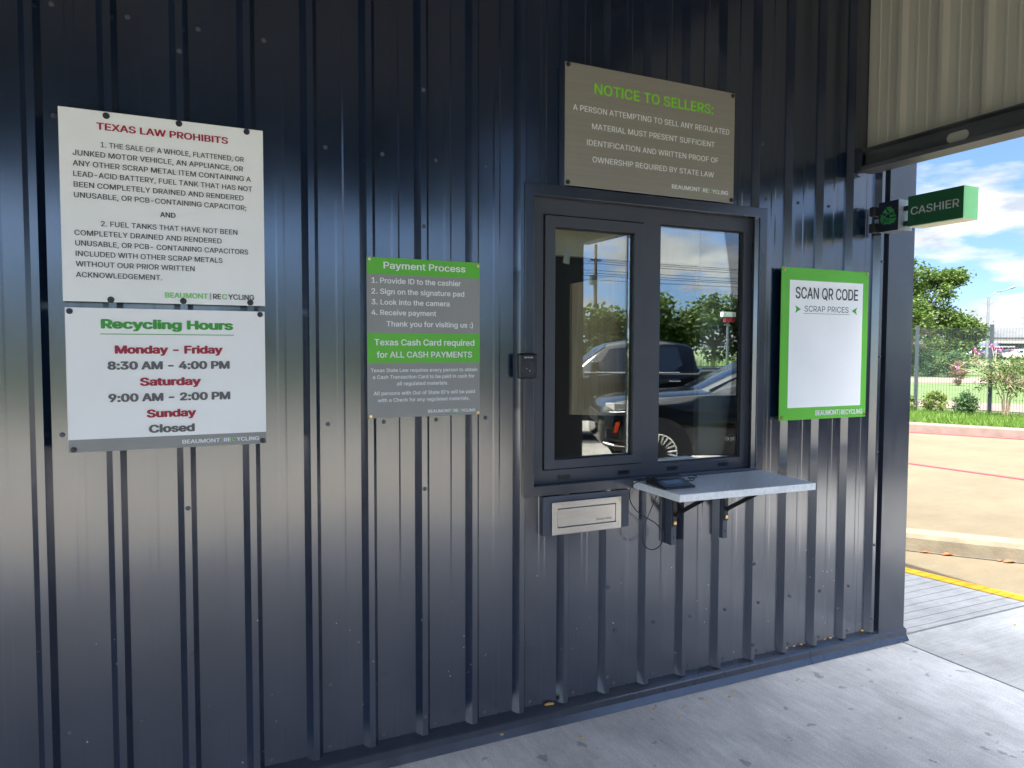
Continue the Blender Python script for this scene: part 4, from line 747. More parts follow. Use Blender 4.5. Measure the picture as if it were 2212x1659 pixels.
# projecting cashier sign
s = empty('cashier_sign', 'projecting green CASHIER box sign with recycling emblem', 'sign')
XS = 3.762; TH = .105
obj('cashier_box', MB().box(XS, XS+TH, -.523, -.238, 2.243, 2.393), M['green_side'], s, bevel=.001)
obj('face', MB().box(XS-.002, XS-.0002, -.522, -.239, 2.244, 2.392), M['green_dark'], s)
obj('underside', MB().box(XS+.001, XS+TH-.001, -.522, -.239, 2.2405, 2.2428), M['bounce_tint'], s)
obj('lettering', write(MB(), [("CASHIER", -.256, -.503, 2.2975, .0385)], 0, .010, 'x', XS-.0032), M['t_pale'], s)
obj('emblem_box', MB().box(XS, XS+TH, -.186, -.072, 2.237, 2.390), M['grey_side'], s, bevel=.001)
obj('emblem_face', MB().box(XS-.002, XS-.0002, -.1855, -.0725, 2.2375, 2.3895), M['navy'], s)
mb = MB()
for k in range(3):                            # three bent arrows chasing round a triangle
    t = R(120*k); c_, s_ = math.cos(t), math.sin(t); G = .0148
    def q(a, b): return (XS-.0032, -.129-G*(a*c_-b*s_), 2.312+G*(a*s_+b*c_))
    mb.add([q(a, b) for a, b in [(-2.35,1.05),(-1.25,3.0),(.10,.85),(-.95,.10)]], [(3,2,1,0)])
    mb.add([q(a, b) for a, b in [(-.95,3.25),(1.05,3.25),(1.75,2.05),(2.35,2.40),(1.75,.35),(-.30,.90),(.35,1.25),(-.20,2.15)]], [(7,2,1,0),(7,6,2),(6,5,4,3,2)])
obj('recycling_emblem', mb, M['t_leafgreen'], s)
for z in (2.345, 2.268): obj('arm', MB().box(XS+.035, XS+.060, -.2378, -.1862, z-.011, z+.011), M['black_paint'], s)
for z in (2.352, 2.266):
    obj('bracket', MB().box(XS-.022, XS+.03, -.062, -.030, z-.027, z+.020), M['black_paint'], s, bevel=.003)
    obj('arm', MB().box(XS+.008, XS+.028, -.0718, -.0622, z-.010, z+.010), M['black_paint'], s)

# ================================================================== SMALL FITTINGS
s = empty('call_button_box', 'small black wall intercom with round grille beside the window', 'intercom')
obj('housing', MB().box(1.689, 1.775, -.062, -.0365, 1.504, 1.607), M['black_plastic'], s, bevel=.008, seg=3)
mb = MB()
for k in range(7): mb.cyl((1.732,-.0622-.0006*k,1.546), (1.732,-.0630-.0006*k,1.546), .033-.0042*k, .0322-.0042*k, 28)
obj('grille', mb, M['bolt'], s, smooth=30)
obj('lettering', write(MB(), [("RETEVIS", 1.713, 1.752, 1.5875, .0058)], -.0628, .01), M['t_white'], s)
obj('indicator', MB().cyl((1.722,-.066,1.545),(1.722,-.0672,1.545),.0015,n=6).cyl((1.735,-.0668,1.535),(1.735,-.068,1.535),.0015,n=6), M['t_white'], s)
obj('wire', MB().tube([(1.722,-.040,1.503),(1.722,-.040,1.40),(1.7235,-.039,1.25),(1.7225,-.039,1.01)], .0015, 6), M['black_plastic'], s)

s = empty('deposit_drawer', 'stainless steel deposit drawer in a blue-grey housing under the window', 'deposit drawer')
s.location = (.007, .012, -.003)
obj('housing', MB().box(1.812, 2.245, -.044, .0, .833, 1.001), M['housing'], s, bevel=.001)
pl = obj('face_plate', quadframe(MB(), 1.848, 2.1945, .8355, .9765, 1.874, 2.1685, .8655, .9480, -.058, -.0445), M['stainless'], s, bevel=.0015)
obj('door', MB().box(1.877, 2.1655, -.0565, -.046, .8685, .9450), M['stainless'], s, bevel=.001)
obj('gap', MB().box(1.8745, 2.168, -.0458, -.0446, .866, .9475), M['gasket'], s)
obj('lettering', write(MB(), [("Sturdy", 2.066, 2.106, .8805, .010), ("SAFE", 2.110, 2.146, .8805, .009)], -.0572, .0), M['t_grey'], s)
for rx, rz in ((1.861,.955),(1.93,.9622),(2.02,.9622),(2.11,.9622),(2.181,.955),(1.861,.858),(1.95,.8505),(2.02,.8505),(2.09,.8505),(2.181,.858)):
    obj('rivet', MB().cyl((rx,-.0582,rz),(rx,-.0598,rz),.0026,n=8), M['stainless'], s)

s = empty('counter_shelf', 'speckled white quartz counter on two black brackets under the window', 'shelf')
ROT = R(-1.6)
top = obj('counter_top', MB().prism([(2.262,-.378),(2.985,-.408),(3.010,-.040),(2.270,-.038)], 1.004, 1.035), M['quartz'], s, bevel=.002)
def bracket(x):
    obj('spacer', MB().box(x-.014, x+.014, -.048, -.001, .722, .996), M['housing'], s, bevel=.001)
    b = obj('bracket', MB().box(x-.011, x+.013, -.054, -.0485, .808, .9985).box(x-.012, x+.014, -.345, -.0545, .9985, 1.0035), M['black_paint'], s, bevel=.0015)
    obj('strut', MB().tube([(x+.001,-.057,.862), (x+.001,-.075,.875), (x+.001,-.280,.990), (x+.001,-.300,.997)], .010, 10), M['black_paint'], b, smooth=True)
    obj('bolt', MB().cyl((x+.001,-.0542,.826),(x+.001,-.057,.826),.0085,n=14).cyl((x+.001,-.057,.826),(x+.001,-.061,.826),.005,n=6), M['brass'], b)
    obj('hole', MB().box(x-.004, x+.003, -.0488, -.0482, .752, .762), M['gasket'], s)
bracket(2.489); bracket(2.791)

s = empty('signature_pad', 'black signature pad with a pale screen lying on the counter', 'signature pad')
c0 = [(2.272,-.270),(2.423,-.280),(2.455,-.118),(2.292,-.100)]
prof = MB(); zt = 1.0355
prof.add([(*c0[0],zt),(*c0[1],zt),(*c0[2],zt),(*c0[3],zt),(c0[0][0]+.002,c0[0][1]+.003,zt+.010),(c0[1][0]-.002,c0[1][1]+.003,zt+.010),(c0[2][0]-.002,c0[2][1]-.003,zt+.026),(c0[3][0]+.002,c0[3][1]-.003,zt+.026)],
         [(3,2,1,0),(4,5,6,7),(0,1,5,4),(1,2,6,5),(2,3,7,6),(3,0,4,7)])
obj('body', prof, M['black_plastic'], s, bevel=.003)
def padpt(u, v, dz=.0008):
    a = Vector((c0[0][0]+.002,c0[0][1]+.003,zt+.010)); b = Vector((c0[1][0]-.002,c0[1][1]+.003,zt+.010)); c = Vector((c0[2][0]-.002,c0[2][1]-.003,zt+.026)); d = Vector((c0[3][0]+.002,c0[3][1]-.003,zt+.026))
    p = (a*(1-u)+b*u)*(1-v)+(d*(1-u)+c*u)*v; return (p.x, p.y, p.z+dz)
obj('screen', MB().add([padpt(.2,.2),padpt(.8,.2),padpt(.8,.62),padpt(.2,.62)], [(0,1,2,3)]), M['screen'], s)
obj('pen', MB().tube([padpt(.06,.84,.008), padpt(.5,.84,.009), padpt(.96,.84,.008)], [.004,.005,.003]), M['black_plastic'], s, smooth=True)
cb = [padpt(.02,.8,0), (2.262,-.125,1.052), (2.248,-.115,1.050), (2.223,-.10,1.031),(2.212,-.095,.998),(2.221,-.09,.956),(2.254,-.09,.911),(2.306,-.088,.877),(2.357,-.09,.845),(2.391,-.09,.807),(2.397,-.09,.769),(2.377,-.09,.739),(2.338,-.09,.729),(2.302,-.09,.747),(2.287,-.09,.783),(2.290,-.092,.825),(2.306,-.096,.876),(2.332,-.095,.926),(2.358,-.09,.968),(2.368,-.085,1.003)]
def spline(P, n=5):
    P = [np.array(p, float) for p in P]; o = []
    for i in range(len(P)-1):
        p0 = P[max(i-1,0)]; p1 = P[i]; p2 = P[i+1]; p3 = P[min(i+2,len(P)-1)]
        for k in range(n):
            t = k/n; o.append(.5*((2*p1)+(p2-p0)*t+(2*p0-5*p1+4*p2-p3)*t*t+(-p0+3*p1-3*p2+p3)*t**3))
    return o+[P[-1]]
obj('cable', MB().tube(spline(cb), .0024, 8), M['black_plastic'], s, smooth=True)
coil = [padpt(1.0,.7,0)]+[(2.475+.016*math.cos(a*.9)+.002*a, -.165+.014*math.sin(a*.9), 1.040+.004*(i % 2)+.001*i) for i, a in enumerate(np.linspace(2.6, 17, 22))]
obj('tether', MB().tube(spline(coil, 3), .0022, 6), M['black_plastic'], s, smooth=True)

tag(obj('paper_tag', MB().add([(1.958,.0485,2.052),(1.988,.0485,2.055),(1.983,.0485,1.994),(1.952,.0485,2.000)], [(3,2,1,0)]).add([(1.958,.0492,2.052),(1.988,.0492,2.055),(1.983,.0492,1.994),(1.952,.0492,2.000)], [(0,1,2,3)]), M['paper']),
    'small white paper tag stuck inside the left window pane', 'tag')

# dry leaves along the kerb foot and on the slab
for i, (x, y, rz, sc, lab) in enumerate([(5.85,1.085,-.7,.040,'dry orange leaf at the kerb foot, nearest the building corner'),(5.95,.965,-.5,.055,'long curled orange leaf at the kerb foot, second from the building'),
                              (6.165,.695,.2,.036,'small red-brown leaf lying left of another leaf by the kerb'),(6.195,.640,-.3,.055,'large red-brown leaf at the kerb foot, farthest right')]):
    mb = MB(); n = 6; L_ = []
    for k in range(n+1):
        u = k/n-.5; w = .30*math.cos(u*math.pi)*sc*1.4; zc = .004+.10*sc*math.cos(u*5)**2
        L_.append([(u*sc*2, -w, zc+.25*w), (u*sc*2, 0, zc), (u*sc*2, w, zc+.35*w), (u*sc*2, 0, zc+.002)])
    o = obj('dry_leaf', mb.loft(L_), M['dryleaf'], smooth=True); o.location = (x, y, 0); o.rotation_euler = (0, 0, rz); tag(o, lab, 'leaf', 'dry leaves along the kerb')
mb = MB()
for x, y, r in [(2.62,-.135,.010),(2.74,-.155,.012),(2.80,-.12,.007),(2.35,-.10,.008),(2.48,-.15,.010),(2.40,-.22,.007),(1.93,-.17,.012),(3.16,-.16,.006),(4.9,-.16,.010),(4.2,-.3,.006)]:
    mb.sphere((x, y, .002), r*.9, r*.6, .003, 7, 4)
o = obj('sealant_crumbs', mb, M['foam']); tag(o, 'scattered yellowish crumbs on the concrete along the wall', 'debris', kind='stuff')

# ================================================================== BEYOND THE DRIVE: fence, planting, lamp, warehouse
FD = np.array([.85, -1.02]); FD = FD/np.linalg.norm(FD)
F0 = np.array([14.71, 7.65]); step = 1.33; FH = 1.86; ZG = .28
fen = empty('mesh_fence', 'dark green welded mesh fence on square posts behind the grass strip', 'fence')
posts = [-2, -1, 0, 1, 2, 3, 4]
pme = None
for k in posts:
    p = F0+FD*step*k
    ang = math.atan2(FD[1], FD[0])
    mb = MB().box(-.034, .034, -.034, .034, 0, FH).box(-.038, .038, -.038, .038, FH, FH+.012)
    for z in (.12, .55, 1.0, 1.45, 1.78): mb.cyl((0,-.034,z),(0,-.040,z),.010,n=6)
    if pme is None: pme = mb.mesh('post'); pme.materials.append(M['fence'])
    o = bpy.data.objects.new('post', pme); COL.objects.link(o); o.location = (p[0], p[1], ZG); o.rotation_euler = (0,0,ang); o.parent = fen
mb = MB(); nv = int(step/.0505)
for i in range(1, nv):
    x = i*step/nv; mb.cyl((x,0,.04),(x,0,FH-.06),.0026,n=3,caps=False)
for j in range(95):
    z = .04+j*(FH-.10)/94; mb.cyl((0,-.004,z),(step,-.004,z),.0015,n=3,caps=False)
wme = mb.mesh('mesh_panel'); wme.materials.append(M['fence'])
for k in posts[:-1]:
    p = F0+FD*step*k; o = bpy.data.objects.new('mesh_panel', wme); COL.objects.link(o); o.location = (p[0], p[1], ZG); o.rotation_euler = (0,0,ang); o.parent = fen

def leaves(pts, size, flat=.0, up=.35):
    n = len(pts); s = size*rng.uniform(.6, 1.35, (n, 1))
    a = rng.normal(size=(n, 3)); a[:, 2] *= .6; a /= np.linalg.norm(a, axis=1, keepdims=True)
    nrm = rng.normal(size=(n, 3)); nrm[:, 2] = np.abs(nrm[:, 2])+up; b = np.cross(nrm, a); b /= np.linalg.norm(b, axis=1, keepdims=True)
    v = np.stack([pts-a*s*.5, pts+b*s*.28, pts+a*s*.5, pts-b*s*.28], 1)
    return v.reshape(-1, 3)
def blob(c, r, n, shell=.55):
    d = rng.normal(size=(n, 3)); d /= np.linalg.norm(d, axis=1, keepdims=True); q = shell+(1-shell)*rng.random((n, 1))**.6
    return np.array(c)+d*q*np.array(r)
def clumps(cs, nsub, nleaf, rsub):
    """every lobe carries small twig clusters on and inside its surface; the leaves gather round those"""
    out = []
    for c, r in cs:
        centers = blob(c, r, nsub, .35)
        for q in centers:
            k = rsub*rng.uniform(.6, 1.4); out.append(q+rng.normal(size=(nleaf, 3))*np.array([k, k, k*.7]))
    return np.concatenate(out)
def tree(name, label, cat, base, trunk_h, trunk_r, lobes, nsub, nleaf, rsub, size, lm, bm, group=None, limbs=True):
    base = np.array(base, float); root = empty(name, label, cat, group); 
    mb = MB(); top = base+np.array([0, 0, trunk_h])
    mb.tube([base-np.array([0,0,.1]), base+(top-base)*.5+np.array([.04,.03,0])*trunk_h*.3, top], [trunk_r*1.25, trunk_r, trunk_r*.75], 8)
    if limbs:
        for c, r in lobes:
            e = np.array(c); m = top*.5+e*.5+np.array([0,0,-.08*trunk_h]); mb.tube([top-np.array([0,0,trunk_h*.15]), m, e], [trunk_r*.6, trunk_r*.35, trunk_r*.1], 6)
            for q in blob(c, np.array(r)*.8, 4, .6): mb.tube([m*.4+e*.6, q], [trunk_r*.18, trunk_r*.04], 5)
    obj('trunk', mb, bm, root, smooth=True)
    pts = clumps(lobes, nsub, nleaf, rsub)
    pts = pts[pts[:, 2] > base[2]+.05]
    link('crown', npmesh('crown', leaves(pts, size), 4), lm, root)
    return root

# the big tree at the road: survey points give its outline
def lobe(px, py, d, r): c = at(px, py, d); return (c, (r, r, r*.8))
b = at(1962, 800, 38); b[2] = .28
tree('leafy_tree', 'tall bright green leafy tree rising over the fence beside the building corner', 'tree', b, 2.6, .22,
     [lobe(1935,560,38,.75), lobe(1975,600,38,1.0), lobe(1940,640,38,1.3), lobe(2005,640,38,1.15), lobe(2040,605,38,.55), lobe(2068,598,38,.38), lobe(1965,690,37,1.35), lobe(2030,690,38,1.05), lobe(2072,705,38,.75), lobe(2100,716,38,.55), lobe(1930,590,38,.8), lobe(1925,700,38,1.3)],
     64, 34, .17, .165, M['leaf_tree'], M['bark'])
b = at(2050, 800, 44); b[2] = .28
tree('leafy_tree', 'shorter dull green tree low behind the fence, right of the tall leafy tree', 'tree', b, 1.5, .15,
     [lobe(2040,745,44,1.4), lobe(2080,735,44,1.0), lobe(1990,750,44,1.4), lobe(2100,725,44,.6), lobe(2065,760,44,1.1)], 40, 30, .2, .2, M['leaf_tree'], M['bark'])
def bush(name, label, px, py, d, w, h, n, size, lm, group=None, stems=5, sub=None):
    b = at(px, py, d); b[2] = .28
    root = empty(name, label, 'bush', group); mb = MB()
    for k in range(stems):
        a = 6.283*k/stems; mb.tube([b+np.array([.03*math.cos(a),.03*math.sin(a),-.03]), b+np.array([w*.25*math.cos(a), w*.25*math.sin(a), h*.45]), b+np.array([w*.4*math.cos(a), w*.4*math.sin(a), h*.8])], [.012*h+.004, .008*h+.003, .003], 5)
    obj('stem', mb, M['bark'], root)
    r = (w*.5, w*.5, h*.47); cs = blob(b+np.array([0,0,h*.53]), r, sub or 26, .5)
    k = w*.09; pts = np.concatenate([q+rng.normal(size=(n//len(cs), 3))*k for q in cs]); pts = pts[pts[:, 2] > .3]
    link('foliage', npmesh('foliage', leaves(pts, size), 4), lm, root); return root
bush('rounded_hedge', 'large rounded green hedge bush behind the reddish shrub, left of the parked cars', 2062, 772, 36, 1.3, 1.2, 5200, .085, M['leaf_hedge'], sub=70)
bush('rounded_hedge', 'rounded green hedge bush beside the tall leafy tree trunk', 2010, 775, 37, 1.4, 1.3, 5200, .085, M['leaf_hedge'], sub=70)
bush('rounded_hedge', 'dark green hedge bush close to the building corner behind the fence', 1968, 776, 38, 1.5, 1.5, 5200, .085, M['leaf_hedge'], sub=60)
bush('reddish_shrub', 'reddish brown narrow shrub standing by the road behind the fence', 2070, 826, 27.5, .50, .95, 2400, .05, M['leaf_brown'], sub=40)
bush('small_bush', 'small yellow-green bush in front of the mesh fence, left of the darker one', 2019, 893, 15.2, .46, .44, 2200, .045, M['leaf_bush'], 'small bushes along the fence')
bush('small_bush', 'small darker green bush in front of the mesh fence beside the flowering shrub', 2085, 899, 14.9, .48, .44, 2600, .045, M['leaf_hedge'], 'small bushes along the fence')
bush('small_bush', 'small bush at the fence half hidden by the building corner', 1962, 889, 15.6, .40, .35, 900, .045, M['leaf_bush'], 'small bushes along the fence')
# crepe myrtle: several stems, an open crown, pink blossom
b = at(2172, 902, 14.5); b[2] = .30
root = empty('flowering_shrub', 'multi-stemmed flowering shrub with pink blossoms in front of a fence post', 'shrub')
mb = MB(); tips = []
for k in range(9):
    a = 6.283*k/9+.3; s1 = rng.uniform(.15, .4); top_ = b+np.array([s1*1.1*math.cos(a), s1*1.1*math.sin(a), rng.uniform(.72, 1.12)])
    mid = b+np.array([.07*math.cos(a), .07*math.sin(a), .34]); mb.tube([b+np.array([.04*math.cos(a),.04*math.sin(a),-.02]), mid, top_], [.015,.011,.006], 6)
    for j in range(8):
        e = top_+np.array([rng.normal()*.26, rng.normal()*.26, rng.uniform(-.38, .26)]); mb.tube([top_*.6+mid*.4, e], [.007,.002], 5); tips.append(e)
obj('stem', mb, M['bark_pale'], root, smooth=True)
pts = np.concatenate([t+rng.normal(size=(56, 3))*np.array([.085,.085,.07]) for t in tips])
link('foliage', npmesh('foliage', leaves(pts, .05), 4), M['leaf_myrtle'], root)
fl = [at(px, py, 14.5) for px, py in [(2106,757),(2115,765),(2108,778),(2143,748),(2153,752),(2160,757),(2068,793),(2192,757)]]
pts = np.concatenate([t+rng.normal(size=(26, 3))*.022 for t in fl]); link('blossom', npmesh('blossom', leaves(pts, .03), 4), M['blossom'], root)
mb = MB()
for t in fl: mb.tube([t-np.array([0,0,.02]), np.array(tips[int(np.argmin([np.linalg.norm(t-q) for q in tips]))])], [.003,.005], 5)
obj('twig', mb, M['bark_pale'], root)
mb = MB().loft([[(b[0]+r*1.0*math.cos(a)*(1+.15*math.sin(3*a)), b[1]+r*.8*math.sin(a), z) for a in np.linspace(0, 6.283, 20, endpoint=False)] for r, z in ((.55,.285),(.35,.315),(.1,.325))])
o = obj('mulch_ring', mb, M['mulch'], smooth=True); tag(o, 'brown mulch ring around the foot of the flowering shrub', 'mulch', kind='structure')

# street lamp
L0 = at(2131, 780, 100); L0[2] = .28
lamp = empty('street_lamp', 'tall grey street lamp with a curved double arm beyond the fence', 'street lamp')
pt = at(2140, 641, 100); pz = pt[2]
obj('pole', MB().cyl(L0, (L0[0], L0[1], pz), .22, .13, 12), M['pole_metal'], lamp, smooth=True)
e = at(2184, 622, 100); e2 = at(2166, 628, 100); t0 = np.array([L0[0], L0[1], pz])
obj('arm', MB().tube([t0-np.array([0,0,.1]), t0*.45+e2*.55+np.array([0,0,.25]), e2, e], .07, 8).tube([t0-np.array([0,0,1.2]), t0*.5+e2*.5-np.array([0,0,.35]), e2], .05, 8), M['pole_metal'], lamp, smooth=True)
dv = Vector(e-e2).normalized()
mb = MB().tube([Vector(e)-dv*.3, Vector(e)+dv*.15, Vector(e)+dv*.7], [.10,.19,.10], 10)
obj('lamp_head', mb, M['pole_metal'], lamp, smooth=True)

# warehouse: long flat-roofed block
wA = at(2040, 770, 150); wB = at(2420, 770, 150); u = wB-wA; u[2] = 0; Lw = np.linalg.norm(u); u /= Lw; nrm = np.array([-u[1], u[0], 0])
wh = empty('warehouse', 'long low warehouse with cream upper wall and dark loading front in the distance', 'warehouse')
def wbox(name, m, s0, s1, d0, d1, z0, z1):
    mb = MB(); q = [wA+u*s0+nrm*d0, wA+u*s1+nrm*d0, wA+u*s1+nrm*d1, wA+u*s0+nrm*d1]; mb.prism([(p[0], p[1]) for p in q], z0, z1); return obj(name, mb, m, wh)
zt = at(2212, 729, 150)[2]
wbox('wall', M['wh_dark'], 0, Lw, 0, 25, -.1, zt-1.25); wbox('upper_wall', M['wh_cream'], 0, Lw, .1, 25, zt-1.25, zt-.12); wbox('roof', M['wh_dark'], -.2, Lw, -.2, 25.2, zt-.12, zt)
wbox('blue_band', M['wh_blue'], 0, 11, -.6, 0, zt-1.75, zt-1.2); wbox('awning', M['wh_pale'], -.3, 13, -2.2, -.02, zt-2.05, zt-1.78); wbox('awning', M['wh_pale'], 10.5, 17, -1.8, -.02, zt-1.22, zt-1.02)
wbox('loading_door', M['wh_pale'], 15.3, 17.2, -.06, -.001, zt-2.85, zt-2.2); wbox('loading_door', M['wh_pale'], 3.0, 4.4, -.06, -.001, .2, 1.5); wbox('loading_door', M['wh_cream'], 7.8, 9.2, -.06, -.001, .3, 1.6)
for k in range(7): wbox('pillar', M['wh_dark'], 1+k*2.1, 1.18+k*2.1, -1.9, -1.7, -.1, zt-2.05)
pp = empty('utility_pole', 'small distant utility pole above the warehouse roof', 'utility pole'); q = at(2106, 760, 170)
obj('post', MB().cyl((q[0],q[1],-.1),(q[0],q[1],at(2106,715,170)[2]),.16), M['wood_pole'], pp); q2 = at(2098,718,170); q3 = at(2109,718,170); obj('crossarm', MB().tube([q2, q3], .1), M['wood_pole'], pp)

# ================================================================== VEHICLES
def ring_section(x, hw_b, hw_m, hw_t, zb, zm, zt, crown=.02):
    half = [(hw_b, zb), (hw_b+.015, zb+.08), (hw_m, zm*.55+zb*.45), (hw_m, zm-.03), (hw_m-.02, zm), (hw_t, zt-.02), (hw_t-.08, zt), (hw_t*.5, zt+crown)]
    return [(x, -y, z) for y, z in half]+[(x, 0, zt+crown*1.2)]+[(x, y, z) for y, z in half[::-1]]
def wheel(parent, x, yside, r, rr, out, spokes=10, w=.22):
    y0 = yside; sgn = out
    wt = obj('wheel', MB().loft([[(x+q*math.cos(a), y0-sgn*dy_, r+q*math.sin(a)) for a in np.linspace(0, 6.283, 28, endpoint=False)] for q, dy_ in ((r*.7, w),(r*.96, w),(r, w*.8),(r, .05),(r*.965, .01),(rr*1.04, .0),(rr*1.0,.012))], caps=False), M['tyre'], parent, smooth=True)
    mb = MB()
    mb.loft([[(x+q*math.cos(a), y0-sgn*d, r+q*math.sin(a)) for a in np.linspace(0, 6.283, 28, endpoint=False)] for q, d in ((rr*1.0,.004),(rr*.93,.008),(rr*.90,.06),(rr*.85,.10))], caps=False)
    for k in range(spokes):
        for dd in (-.10, .10):
            a = 6.283*k/spokes; a2 = a+dd*1.4; ca, sa = math.cos(a), math.sin(a); cb_, sb = math.cos(a2), math.sin(a2)
            p0 = (x+.05*ca, y0-sgn*.035, r+.05*sa); p1 = (x+rr*.95*cb_, y0-sgn*.014, r+rr*.95*sb); mb.cyl(p0, p1, .012, .014, 6)
    mb.cyl((x, y0-sgn*.05, r), (x, y0-sgn*.018, r), .055, .045, 12)
    obj('rim', mb, M['rim'], wt, smooth=True)
    obj('brake_disc', MB().cyl((x, y0-sgn*.13, r), (x, y0-sgn*.11, r), rr*.75, n=20), M['steel_dark'], wt)
    return wt
def vehicle(kind, name, label, cat, loc, flip, paint, spec, full=True, group=None):
    """length runs +x from the nose; the sides are at y = -hw and +hw"""
    root = empty(name, label, cat, group)
    mb = MB(); mb.loft([ring_section(*s) for s in spec['body']]); obj('body', mb, paint, root, smooth=50, bevel=.012 if full else 0)
    cabs = spec['cab']; rings = []
    for x, zb, zt, hb, ht in cabs: rings.append([(x,-hb,zb),(x,-(hb*.45+ht*.55)-.01,zb*.45+zt*.55),(x,-ht,zt-.05),(x,-ht+.07,zt),(x,0,zt+.025),(x,ht-.07,zt),(x,ht,zt-.05),(x,(hb*.45+ht*.55)+.01,zb*.45+zt*.55),(x,hb,zb)])
    obj('cabin', MB().loft(rings, closed=True), paint, root, smooth=50, bevel=.01 if full else 0)
    for nm, poly in spec['glass']:
        for sgn in ((-1, 1) if nm == 'side_window' else (1,)):
            v = [(p[0], p[1]*sgn, p[2]) for p in poly]; f = tuple(range(len(v))); obj(nm, MB().add(v, [f if sgn < 0 else f[::-1]]), M['carglass'], root)
    for wx in spec['wheels']:
        for sgn in (-1, 1):
            obj('wheel_arch', MB().cyl((wx, sgn*(spec['hw']-.10), spec['r']+.02), (wx, sgn*(spec['hw']+.004), spec['r']+.02), spec['r']+.055, n=26), M['tyre'], root)
            if full: wheel(root, wx, sgn*(spec['hw']+.02), spec['r'], spec['rr'], sgn, spec.get('spokes', 10))
            else:
                w = obj('wheel', MB().cyl((wx, sgn*(spec['hw']-.15), spec['r']), (wx, sgn*(spec['hw']+.012), spec['r']), spec['r'], n=16), M['tyre'], root); obj('rim', MB().cyl((wx, sgn*(spec['hw']+.012), spec['r']), (wx, sgn*(spec['hw']+.02), spec['r']), spec['rr'], n=14), M['rim'], w)
    root.location = loc; root.rotation_euler = (0, 0, flip)
    return root
hw = .91
suv = dict(hw=hw, r=.375, rr=.245, wheels=(.70, 3.5), spokes=11,
  body=[(0.0,.62,.66,.60,.50,.80,.86),(.05,.70,.76,.70,.44,.90,.955),(.16,.78,.84,.76,.40,.945,1.0),(.40,.84,.89,.80,.36,.985,1.05),(.9,.88,hw,.82,.34,.995,1.095),(1.36,.88,hw,.84,.34,1.0,1.125),(1.8,.89,hw,.86,.34,1.005,1.13),(3.0,.89,hw,.86,.34,1.02,1.13),(4.2,.88,hw,.85,.36,1.04,1.13),(4.55,.84,.88,.80,.42,1.03,1.10),(4.62,.78,.84,.74,.50,1.0,1.05)],
  cab=[(1.36,1.10,1.135,.82,.70),(1.75,1.10,1.33,.83,.68),(2.24,1.10,1.54,.84,.66),(2.6,1.10,1.60,.85,.655),(3.4,1.10,1.60,.85,.65),(4.1,1.10,1.56,.83,.62),(4.45,1.10,1.32,.80,.62),(4.58,1.08,1.13,.76,.62)],
  glass=[('windshield',[(1.405,-.66,1.158),(2.20,-.61,1.538),(2.20,.61,1.538),(1.405,.66,1.158)]),
         ('side_window',[(1.95,-.832,1.125),(2.75,-.855,1.125),(2.75,-.695,1.53),(2.34,-.70,1.50)]),('side_window',[(2.82,-.857,1.125),(3.6,-.857,1.125),(3.55,-.69,1.53),(2.82,-.692,1.53)]),('side_window',[(3.67,-.855,1.125),(4.2,-.84,1.14),(4.0,-.675,1.48),(3.62,-.685,1.52)])])
def park(px, depth, xl, hw, yg=.043):         # a wheel or pillar surveyed in the mirror: local (xl, +hw) comes to stand there
    v = at(px, 829.5, depth); v = np.array([v[0], 2*yg-v[1]]); c_, s_ = math.cos(R(24.9)), math.sin(R(24.9))
    return (v[0]-(c_*xl-s_*hw), v[1]-(s_*xl+c_*hw), -.05)
SUV_LOC = park(1422, 9.1, .70, .91)
sv = vehicle('suv', 'suv', 'black suv parked facing left, reflected in the cashier window', 'car', SUV_LOC, R(24.9), M['carpaint'], suv)
# only what the reflection shows of its wall-facing side and nose
yS = hw
mb = MB(); 
obj('headlight', MB().loft([[(.075,yS-.20,.885),(.075,yS-.20,.985),(.07,yS-.30,.985),(.07,yS-.30,.885)],[(.16,yS-.058,.90),(.16,yS-.058,.995),(.12,yS-.20,.995),(.12,yS-.20,.90)],[(.36,yS-.005,.93),(.36,yS-.005,.99),(.3,yS-.1,.99),(.3,yS-.1,.93)]]), M['headlamp'], sv, bevel=.005)
obj('headlight', MB().loft([[(.075,-yS+.20,.885),(.075,-yS+.20,.985),(.07,-yS+.30,.985),(.07,-yS+.30,.885)],[(.16,-yS+.058,.90),(.16,-yS+.058,.995),(.12,-yS+.20,.995),(.12,-yS+.20,.90)]]), M['headlamp'], sv)
obj('side_marker', MB().loft([[(.150,yS-.10,.625),(.150,yS-.048,.625),(.195,yS-.036,.625),(.195,yS-.09,.625)],[(.185,yS-.10,.755),(.185,yS-.048,.755),(.230,yS-.034,.755),(.230,yS-.09,.755)]]), M['amber'], sv)
obj('chin_trim', MB().tube([(.03,yS-.30,.485),(.085,yS-.14,.475),(.16,yS-.04,.468),(.30,yS+.005,.462)], .018, 8), M['chrome'], sv, smooth=True)
obj('grille', MB().box(-.012, .03, -.52, .52, .70, .86), M['black_plastic'], sv, bevel=.01)
obj('fog_recess', MB().box(.06, .20, yS-.20, yS-.055, .55, .68), M['gasket'], sv)
obj('chrome_strip', MB().tube([(.10,yS-.12,.878),(.2,yS-.035,.885),(.38,yS+.004,.90)], .007, 6), M['chrome'], sv)
obj('sill_strip', MB().tube([(1.48,yS+.004,.335),(2.4,yS+.010,.300),(3.2,yS+.006,.31)], .012, 6), M['chrome'], sv, smooth=True)
mir = obj('mirror', MB().loft([[(1.86+dx_, yS+y_, z_) for y_, z_ in ((-.04,1.10),(.13,1.095),(.16,1.14),(.13,1.20),(-.02,1.20))] for dx_ in (0., .11)]), M['carpaint'], sv, bevel=.03, seg=3)
obj('mirror_foot', MB().box(1.86, 1.93, yS-.16, yS-.03, 1.09, 1.115), M['black_plastic'], sv)
